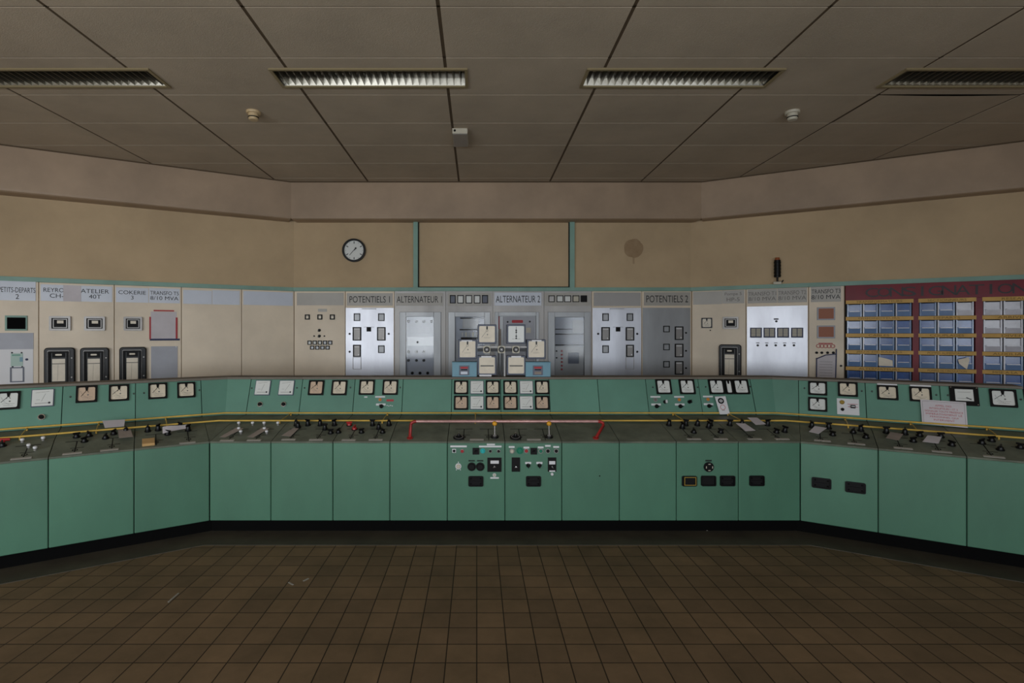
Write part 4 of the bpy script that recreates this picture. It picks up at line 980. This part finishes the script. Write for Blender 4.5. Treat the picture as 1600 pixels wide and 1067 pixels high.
nameplate(RC, t, 927.5, 457, 1001, 478, M_steel); pot_panel(925, 1002.5, True, t)
t, a, b = cabinet(RC, 1003, 1080.5, 'cabinet with duller aluminium front under the POTENTIELS 2 plate')
nameplate(RC, t, 1006, 456.5, 1078.5, 477.5, M_plateg, 'POTENTIELS 2', pad=(0.05, 0.24))
rect_part(s, t, 'aluminium_panel', 1004, 480.8, 1078.5, 592, M_alud, 0, 0.005, bevel=0.001)
for y in (514, 542, 569): small_relay(s, t, 1036, y - 5, 1046, y + 5); dot(s, t, 1071.5, y + 6, 0.012)
for y0, y1 in ((510, 531), (537, 558), (564, 585)): thermo(s, t, 1054, y0, 1067, y1)
# right wing
s = RR
t, a, b = cabinet(RR, 1081, 1165.5, 'cream cabinet with the faded Pompe 5 plate, small meter and one chart recorder')
nameplate(RR, t, 1083, 455.5, 1128, 475.5, M_plateg); nameplate(RR, t, 1128.3, 453.5, 1163, 474, M_plateg, 'Pompe 5\nHP-5', M_inkf, pad=(0.12, 0.16))
a_, b_, c_, d_ = s.rect(1096, 496.5, 1113, 512.5); gauge(s, 0, 0, t, 'A', M_dialc, uv=((a_ + b_) / 2, (c_ + d_) / 2), w=b_ - a_, h=d_ - c_); dot(s, t, 1110, 516, 0.008)
flush_meter(s, t, 1129.5, 495, 1154, 514); recorder(s, t, 1123.5, 538, 1158.5, 590)
t, a, b = cabinet(RR, 1165.5, 1263.5, 'cabinet with TRANSFO T1 and T2 plates, aluminium front and four striped annunciators')
nameplate(RR, t, 1168, 452, 1214, 473.5, M_plateg, 'TRANSFO T1\n8/10 MVA', M_inkf, pad=(0.03, 0.18)); nameplate(RR, t, 1214.8, 450, 1261, 472.5, M_plateg, 'TRANSFO T2\n8/10 MVA', M_inkf, pad=(0.03, 0.18))
rect_part(s, t, 'aluminium_panel', 1167, 478, 1262, 592, M_alu, 0, 0.005, bevel=0.001)
for x0, x1 in ((1172, 1190.5), (1193, 1211.5), (1214, 1233), (1236, 1255)):
    a_, b_, c_, d_ = s.rect(x0, 512, x1, 527.5); mb = MB(s); mb.box(a_, b_, c_, d_, 0.005, 0.014, M_blueink); o = mb.build('annunciator', t)
    mb = MB(s)
    for i in range(5):
        v = c_ + (d_ - c_) * (0.2 + i * 0.16)
        for (p, q) in ((0.1, 0.47), (0.53, 0.9)): mb.box(a_ + (b_ - a_) * p, a_ + (b_ - a_) * q, v - 0.008, v + 0.008, 0.014, 0.016, M_ivory)
    mb.build('flag_row', o)
rect_part(s, t, 'label_plate', 1209, 497.5, 1216.5, 499.5, M_ink, 0.005, 0.007); dot(s, t, 1213, 502, 0.014)
for x in (1184, 1198, 1212, 1226, 1240.5): dot(s, t, x, 539.5, 0.014); rect_part(s, t, 'label_plate', x - 2.6, 535.2, x + 2.6, 536.4, M_inkf, 0.005, 0.006)
t, a, b = cabinet(RR, 1263.5, 1319.5, 'narrow cream cabinet with TRANSFO T3 plate and two orange-brown screens, left of the red rack')
nameplate(RR, t, 1267, 447.5, 1314, 471.5, M_plateg, 'TRANSFO T3\n8/10 MVA', M_ink, pad=(0.02, 0.18))
for y0, y1 in ((480, 500), (508.5, 528.5)): o = rect_part(s, t, 'screen_frame', 1276.5, y0, 1304.8, y1, M_greyp, 0, 0.012, bevel=0.002); rect_part(s, o, 'screen', 1279, y0 + 2, 1302.5, y1 - 2, M_orangeb, 0.012, 0.014)
mb = MB(s); u0, v0 = s.px(1276, 541); u1, v1 = s.px(1304, 541)
for i in range(5): cu = u0 + (u1 - u0) * (0.1 + 0.2 * i); mb.annulus(cu, v0 + 0.004, 0.017, 0.024, 0, 0.004, M_redink, 16)
mb.box(u0 + 0.02, u1 - 0.02, v0 + 0.03, v0 + 0.042, 0, 0.002, M_redink); mb.build('red_emblem', t)
for x in (1276, 1284, 1293, 1302): dot(s, t, x, 551, 0.015, M_blackm)
dot(s, t, 1314, 571.5, 0.012)
mb = MB(s); pts = [s.px(x, y) for x, y in ((1275.5, 592), (1305, 592), (1305, 552.5), (1290, 555.5), (1276, 561))]
mb.poly(pts, 0.018, 0.021, M_paper)
for i in range(6): v = s.px(1290, 565 + i * 4.3)[1]; mb.box(pts[0][0] + 0.03, pts[1][0] - 0.03, v - 0.0015, v + 0.0015, 0.021, 0.0213, M_inkf)
o = mb.build('paper_sheet'); tag(o, 'white sheet with dark tape edges below the two orange-brown screens', 'paper')
for (x0, y0, x1, y1) in ((1275.5, 592, 1275.8, 559), (1305.3, 592, 1306.5, 545), (1275.5, 560.5, 1290, 554.5), (1290, 554.5, 1306, 553)):
    p = s.px(x0, y0); q = s.px(x1, y1); mb = MB(s); mb.bar(p[0], p[1], q[0], q[1], 0.012, 0.020, 0.023, M_blueink); mb.build('tape_strip', o)

# red rack of card bins
t = thing('card_rack', 'red rack of blue card bins with yellow label strips on the right wall', 'rack', s.at(s.px(1450, 520)[0], 0, 0), None, s.U)
u0 = s.px(1320.5, 500)[0]; uE = s.px(1632, 520)[0] + 0.05
zh = s.px(1321, 470)[1]
r1 = s.px(1321, 472.5)[1]; r5 = s.px(1321, 575)[1]; dv = (r1 - r5) / 4
mb = MB(s); mb.box(u0, uE, 0, ZT0 - 0.001, -0.028, -0.02, M_blackm); mb.build('back_panel', t)
mb = MB(s); mb.box(u0, uE, zh, ZT0 - 0.001, -0.02, 0.03, M_rackred); hd = mb.build('header_board', t, 0.002)
mb = MB(s); word = 'CONSIGNATION'; ua, ub = s.px(1352, 455)[0], s.px(1604, 455)[0]; hz0, hz1 = zh + 0.035, ZT0 - 0.04
for i, ch in enumerate(word):
    c_ = ua + (ub - ua) * (i + 0.5) / 12; hw = 0.022 if ch == 'I' else 0.062
    mb.text(ch, c_ - hw * (1 if ch != 'I' else .5), c_ + hw * (1 if ch != 'I' else .5), hz0, hz1, 0.0312, mat('letter_dark_red', (40, 22, 28), 0.5))
mb.build('lettering', hd)
bays = [(1322.5, 1424.5, 4), (1435.5, 1522, 3), (1535, 1632, 3)]
words = [['TRANSFORMATEURS', 'DISJONCTEURS', 'CABLES', 'JEUX DE BARRES', 'ALTERNATEURS'], ['SECTIONNEURS', 'DEPARTS', 'COUPLAGES', 'POMPES ALIMENTAIRES', 'POMPES DE CIRCULATION'], ['RESEAU', 'ARRIVEES', 'DIVERS', 'AUXILIAIRES', 'MISE A LA TERRE']]
mb = MB(s); 
for x0, x1 in ((1424.8, 1434.8), (1522.5, 1534.3)): a_, b_ = s.px(x0, 520)[0], s.px(x1, 520)[0]; mb.box(a_, b_, 0.2, zh, -0.02, 0.03, M_rackred)
mb.box(u0, u0 + 0.012, 0.2, zh, -0.02, 0.03, M_blackm); mb.box(uE - 0.04, uE, 0.2, zh, -0.02, 0.03, M_rackred); mb.build('upright', t)
for bi, (x0, x1, nc) in enumerate(bays):
    a_, b_ = s.px(x0, 520)[0], s.px(x1, 520)[0]
    for r in range(5):
        zt = r1 - dv * r
        mb = MB(s); mb.box(a_ - 0.01, b_ + 0.01, zt - 0.021, zt + 0.021, -0.02, 0.034, M_rackyel); o = mb.build('label_strip', t)
        wd = words[bi][r]; tw = min((b_ - a_) * 0.7, 0.032 * len(wd)); c_ = (a_ + b_) / 2; mb = MB(s); mb.text(wd, c_ - tw / 2, c_ + tw / 2, zt - 0.012, zt + 0.012, 0.0348, mat('strip_ink', (120, 96, 40), 0.7)); mb.build('lettering', o)
        cw = (b_ - a_) / nc
        for q in range(nc):
            p, e = a_ + cw * q + 0.006, a_ + cw * (q + 1) - 0.006; z1_ = zt - 0.024; z0_ = zt - dv + 0.024; H = z1_ - z0_
            m1, m2 = (M_binw, M_binw) if (bi == 2 and r < 3) or (bi == 1 and q == 2 and r == 0) else (M_bin, M_binlab)
            mb = MB(s); n = 0.012 + random.uniform(-0.003, 0.003); lip = z0_ + H * 0.42
            mb.box(p, p + 0.012, z0_, z1_, -0.019, n, M_binw if q % 2 else m2); mb.box(e - 0.012, e, z0_, z1_, -0.019, n, m2)
            P = [s.at(p + .012, z0_, n), s.at(e - .012, z0_, n), s.at(e - .012, lip, n + 0.006), s.at(p + .012, lip, n + 0.006), s.at(p + .012, z0_, n - 0.01), s.at(e - .012, z0_, n - 0.01), s.at(e - .012, lip, n - 0.002), s.at(p + .012, lip, n - 0.002)]
            mb.add(P, [(0, 1, 2, 3), (7, 6, 5, 4), (0, 4, 5, 1), (3, 2, 6, 7), (0, 3, 7, 4), (1, 5, 6, 2)], m2)
            mb.box(p + .02, e - .02, lip - 0.006, lip + 0.003, n + 0.003, n + 0.010, M_binw)
            bn = mb.build('card_bin', t)
            mb = MB(s); mb.box(p + .012, e - .012, z0_, z1_ - 0.008, -0.019, -0.006 + random.uniform(-0.004, 0.004), m1); mb.build('card', bn)
for x0, y0, lb, pts in ((0, 0, 'torn cream paper stuck in a bin of the left bay of the red rack', ((1372, 571), (1394, 572), (1393.5, 563), (1384, 560), (1372, 557.5))),
                        (0, 0, 'torn cream paper stuck in a bin of the middle bay of the red rack', ((1509, 577), (1513, 562), (1511.5, 558), (1495, 561.5), (1497, 568)))):
    mb = MB(s); mb.poly([s.px(*p) for p in pts], 0.036, 0.038, M_dialc); tag(mb.build('torn_paper'), lb, 'paper')

# ---------------------------------------------------------------- meter cluster on top of the console
YC = 4.965
s = Surf((0, YC, ZTOP), (1, 0, 0), (0, 0, 1))
t = thing('meter_stand', 'cluster of six large square meters standing on top of the middle of the console', 'meter stand', (0.23, YC + 0.08, ZTOP))
def big(x, y, dial, kind='n', strip=None):
    cu, cv = s.px(x, y); w_ = 0.178; mb = MB(s)
    mb.rrect(cu, cv, w_, w_ * 1.04, 0.008, -0.13, 0.0, M_mb, c=0.006); o = mb.build('meter', t)
    mb = MB(s); mb.rrect(cu, cv, w_ - 0.03, w_ - 0.026, 0.01, 0.0, 0.005, dial)
    n = 0.0052
    if kind == 'n':
        mb.bar(cu - 0.03, cv - 0.035, cu + 0.03, cv - 0.035, 0.002, n, n + .0004, M_inkf); mb.cyl(cu + 0.004, cv - 0.004, 0.006, n, n + .0004, M_inkf, 10)
    mb.build('dial', o)
    mb = MB(s)
    if kind == 'n': mb.box(cu - 0.007, cu + 0.007, cv + 0.045, cv + 0.074, n, n + 0.004, M_black); mb.annulus(cu, cv + 0.034, 0.007, 0.010, n, n + .001, M_inkf, 16); mb.bar(cu - 0.005, cv + 0.03, cu - 0.05, cv - 0.03, 0.0025, n, n + 0.001, M_inkf)
    elif kind == 'v':
        mb.bar(cu, cv - 0.045, cu, cv + 0.07, 0.004, n, n + 0.001, M_black)
        for q in (-0.04, -0.02, 0.018, 0.036): mb.cyl(cu, cv + q, 0.008, n, n + 0.002, M_black, 12)
        mb.bar(cu - 0.04, cv - 0.045, cu + 0.04, cv - 0.045, 0.002, n, n + .0004, M_inkf)
    else: mb.box(cu - 0.062, cu + 0.062, cv - 0.010, cv + 0.002, n, n + 0.002, M_inkf)
    mb.build('needle', o)
    if strip:
        a_, b_, c_, d_ = s.rect(*strip); mb = MB(s); mb.box(a_, b_, c_, d_, 0.0, 0.008, M_white); mb.build('label_strip', o)
    return o
big(761, 522, M_dialc); big(806.5, 522, M_dialw, 'v'); big(730.5, 545.5, M_dialc, 'n', (721, 531.5, 738, 533.5)); big(838, 545.5, M_dialc, 'n', (831, 531, 846, 533.5))
big(761, 570.8, M_dialc, 'h', (752, 556, 768, 558.5)); big(806.5, 570.8, M_dialc, 'h', (799, 556, 814, 558.5))
for x in (760.5, 783.5, 806):
    cu, cv = s.px(x, 546); mb = MB(s); mb.rrect(cu, cv, 0.068, 0.068, 0.012, -0.02, 0.012, M_ivory); mb.cyl(cu, cv, 0.027, 0.012, 0.024, M_black, 24, c=0.004); mb.annulus(cu, cv, 0.012, 0.014, 0.024, 0.025, M_steel, 20); mb.cyl(cu, cv, 0.007, 0.024, 0.03, M_white, 12); mb.build('selector_knob', t)
mb = MB(s); a_ = s.px(746, 546)[0]; b_ = s.px(824, 546)[0]; cv = s.px(784, 546)[1]; mb.box(a_, b_, cv - 0.02, cv + 0.008, -0.06, -0.02, M_black); mb.box(a_, b_, cv + 0.016, cv + 0.030, -0.055, -0.025, M_steel); mb.build('crossbar', t)
cu = s.px(784, 570)[0]
for q in (-0.028, 0.004, 0.03): mb = MB(s); mb.box(cu + q - 0.007, cu + q + 0.007, 0, cv + 0.0, -0.09, -0.06, M_black if q != 0.03 else M_steel); mb.build('post', t)
mb = MB(s); a_, b_, c_, d_ = s.rect(749, 586, 768, 588.2); mb.box(a_, b_, 0.004, 0.02, -0.01, 0.012, M_white); mb.build('label_strip', t)
for x0, x1, lb, k in ((706, 745.5, 'pale blue steel box left of the meter cluster, on top of the console', 0), (820.8, 860.8, 'pale blue steel box right of the meter cluster, on top of the console', 1)):
    a_, b_, c_, d_ = s.rect(x0, 565.5, x1, 589); 
    bx = thing('instrument_box', lb, 'box', s.at((a_ + b_) / 2, 0, 0), 'pale blue instrument boxes')
    H = d_; mb = MB(s); mb.box(a_ + 0.003, b_ - 0.003, 0, H - 0.008, -0.14, 0.0, M_blue); mb.build('housing', bx, 0.002)
    mb = MB(s); mb.box(a_, b_, H - 0.008, H, -0.145, 0.006, M_blue); mb.build('lid', bx, 0.002)
    cx_ = s.px((x0 + x1) / 2 - 0.5, 578)[0]; cv_ = s.px(725, 578.5)[1]
    mb = MB(s); mb.rrect(cx_, cv_, 0.094, 0.092, 0.003, 0, 0.008, M_mb); o = mb.build('counter_plate', bx)
    mb = MB(s); mb.rrect(cx_, cv_ + 0.025, 0.07, 0.018, 0.006, 0.008, 0.012, M_redink); mb.build('red_plate', o)
    mb = MB(s); mb.box(cx_ - 0.032, cx_ + 0.032, cv_ - 0.036, cv_ - 0.012, 0.008, 0.012, M_plate if k == 0 else M_papero); mb.box(cx_ - 0.03, cx_ + 0.03, cv_ + 0.002, cv_ + 0.01, 0.008, 0.010, M_toe); mb.build('counter_window', o)

# ---------------------------------------------------------------- loose things on the console
def sheet(s, pts, m, name, label, cat='paper', n0=0.002, lift=0.0, th=0.0012, group=None, mk=None):
    """thin sheet with its corners at the given points of a surface"""
    P = [s.px(*p) for p in pts]; mb = MB(s)
    top = [s.at(u, v, n0 + th + lift * (i >= 2)) for i, (u, v) in enumerate(P)]; bot = [s.at(u, v, n0 + lift * (i >= 2)) for i, (u, v) in enumerate(P)]; k = len(P)
    mb.add(bot + top, [tuple(range(k - 1, -1, -1)), tuple(range(k, 2 * k))] + [(i, (i + 1) % k, k + (i + 1) % k, k + i) for i in range(k)], m)
    o = mb.build(name); tag(o, label, cat, group); return o
D = DS
sheet(D['L'], ((164, 674), (194, 671.5), (195.5, 663), (160, 665)), M_paper, 'paper_sheet', 'lilac-grey paper lying over the yellow rods on the left wing', n0=0.03, lift=0.012)
sheet(D['L'], ((186, 689), (208, 687), (204, 675), (184, 676)), M_papero, 'paper_tag', 'brown paper tag on the left wing desk beside the lilac-grey paper', n0=0.024)
mb = MB(D['L']); a_, v0 = D['L'].px(222, 698); b_, _ = D['L'].px(242, 696); c_ = max(v0, 0.01)
mb.box(a_, b_, c_, c_ + 0.10, 0.001, 0.022, M_card); tag(mb.build('cardboard_box', None, 0.002), 'small flat cardboard box on the left wing desk near the bend', 'box')
# rolled sheet
s = D['L']; p0 = s.px(254, 680); p1 = s.px(292, 672); mb = MB(s); P = []; n = 10
for i in range(n + 1):
    q = i / n; u = p0[0] + (p1[0] - p0[0]) * q; v = p0[1] + (p1[1] - p0[1]) * q; w_ = 0.045 * (1 - 0.35 * q)
    P += [s.at(u, v - w_ * .5, 0.024 + 0.004 * math.sin(q * 4)), s.at(u, v + w_, 0.045 + 0.008 * math.sin(q * 4 + 1))]
k = len(P); P += [p - s.N * 0.0012 for p in P]
mb.add(P, [(2 * i, 2 * i + 2, 2 * i + 3, 2 * i + 1) for i in range(n)] + [(k + 2 * i + 1, k + 2 * i + 3, k + 2 * i + 2, k + 2 * i) for i in range(n)], M_paper)
tag(mb.build('paper_sheet'), 'curled white paper on the left wing desk right of the cardboard box', 'paper')
tg = 'worn tags lying on the desk'
sheet(D['C'], ((343, 683.5), (352, 684), (381, 672), (369, 671)), M_papero, 'paper_tag', 'grey tag lying leftmost on the desk right of the left bend', n0=0.003, lift=0.012, group=tg)
sheet(D['C'], ((386, 683.5), (396, 684), (421, 672), (410, 671)), M_papero, 'paper_tag', 'grey tag between the white push buttons and the third desk strip', n0=0.003, lift=0.012, group=tg)
sheet(D['C'], ((440, 681), (454, 682.5), (467, 672), (459, 671)), M_papero, 'paper_tag', 'grey tag just above the pale third desk label, right of the push buttons', n0=0.003, lift=0.012, group=tg)
for pts, lb in ((((1164, 680), (1179.5, 679), (1163.5, 668), (1149, 667.5)), 'white tag hung on a black knob, nearer the desk front, near the right bend'), (((1180, 670), (1196, 669), (1182, 658.5), (1167, 658.5)), 'white tag on the desk beside the yellow rods near the right bend')):
    sheet(D['C'], pts, M_paper, 'paper_tag', lb, n0=0.036, group='white tags hung on knobs')
for pts, lb in ((((1264, 680), (1279, 683.5), (1292, 674), (1273, 671)), 'pale tag on a knob of the right wing, nearest the bend'), (((1384, 690), (1404, 694), (1411, 684), (1391, 680.5)), 'pale tag on a knob of the right wing, in front of the white notice'), (((1441, 696), (1466, 699), (1471, 688.5), (1449, 686)), 'pale tag on a knob right below the white notice')):
    sheet(D['R'], pts, M_papero if lb.startswith('pale tag on a knob of the right wing, in') else M_paper, 'paper_tag', lb, n0=0.03, group='white tags hung on knobs')
# leaning card with round picture
s = Surf(US['C'].O, US['C'].U, US['C'].V); base = 0.012
pts = [s.px(x, y) for x, y in ((1122.5, 648.5), (1138, 648), (1131, 620), (1114.5, 621))]
mb = MB(s); mb.poly(pts, 0.03, 0.033, M_white); o = mb.build('tag_card'); tag(o, 'white card with round black emblem leaning on the sloping panel below the narrow meter', 'card')
cu, cv = s.px(1124, 627.5); mb = MB(s); mb.cyl(cu, cv, 0.028, 0.033, 0.034, M_black, 24); mb.annulus(cu, cv, 0.010, 0.014, 0.034, 0.0343, M_white, 20); mb.bar(cu - 0.016, cv, cu + 0.016, cv, 0.006, 0.034, 0.0344, M_white); mb.build('emblem', o)
cu, cv = s.px(1127, 637.5); mb = MB(s); mb.annulus(cu, cv, 0.020, 0.024, 0.033, 0.0334, M_redink, 20); mb.box(cu - 0.014, cu + 0.014, cv - 0.03, cv - 0.026, 0.033, 0.0333, M_inkf); mb.build('stamp', o)
# notice on the right wing
s = US['R']
q = [s.px(x, y) for x, y in ((1440, 663), (1511, 669.5), (1508, 629.5), (1437, 625))]
mb = MB(s); mb.poly(q, 0.022, 0.0245, M_paper); o = mb.build('notice'); tag(o, 'white notice with lines of red lettering leaning on the right wing panel', 'notice')
mb = MB(s)
def lerp(u, v):
    a = [q[0][i] + (q[1][i] - q[0][i]) * u for i in (0, 1)]; b = [q[3][i] + (q[2][i] - q[3][i]) * u for i in (0, 1)]
    return [a[i] + (b[i] - a[i]) * v for i in (0, 1)]
for i, (ln, w_) in enumerate((('APPEL DES', .36), ('INTERRUPTEURS 1 ET 2', .62), ('SIGNALER TOUTE PRESENCE', .84), ('IMPERATIVEMENT LE', .80), ('PERSONNEL QUI', .62), ('INTERVIENT', .46))):
    vs, fs, asp = glyphs(ln); v1 = 0.82 - i * 0.115
    P = []
    for x, y in vs: a = lerp(0.5 - w_ / 2 + x * w_, v1 + (y - 1) * 0.07); P.append(s.at(a[0], a[1], 0.0249))
    mb.add(P, fs, M_redink)
mb.build('lettering', o)
mb = MB(s)
for (a, b) in (((.04, .06), (.96, .06)), ((.04, .94), (.96, .94)), ((.04, .06), (.04, .94)), ((.96, .06), (.96, .94))): p0, p1 = lerp(*a), lerp(*b); mb.bar(p0[0], p0[1], p1[0], p1[1], 0.0018, 0.0245, 0.0248, M_inkf)
mb.build('border_line', o)
# red handle at left edge
s = D['L']; cu, cv = s.px(6, 691); mb = MB(); p = s.at(cu, cv, 0.02); mb.tube([p - s.U * 0.05, p + s.U * 0.035], 0.013, M_red, 12, r1=0.010); mb.tube([s.at(cu, cv, 0), s.at(cu, cv, 0.02)], 0.008, M_red, 10); mb.build('red_handle', UNITS[12][3])
# scraps on the floor
def fl(x, y): Y = F * 1.6 / (y - CY); return Vector(((x - CX) / F * Y, Y, 0.0))
for (x0, y0, x1, y1, w_, lb) in ((263, 941, 279, 927, 0.010, 'long thin white straw on the floor tiles, left side'), (451, 910, 458, 914, 0.010, 'small white scrap on the floor tiles left of centre'), (474, 908, 482, 904, 0.012, 'bent white scrap beside the small one on the floor tiles'), (1103, 829.5, 1108, 829, 0.014, 'tiny white scrap on the dark floor border by the console')):
    a, b = fl(x0, y0), fl(x1, y1); z = 0.004 if y0 < 835 else 0.0
    ss = Surf((0, 0, z), (1, 0, 0), (0, 1, 0)); mb = MB(ss); mb.bar(a.x, a.y, b.x, b.y, w_, 0.0, 0.003, mat('scrap', (150, 146, 136), 0.8)); tag(mb.build('paper_scrap'), lb, 'scrap', 'scraps on the floor')
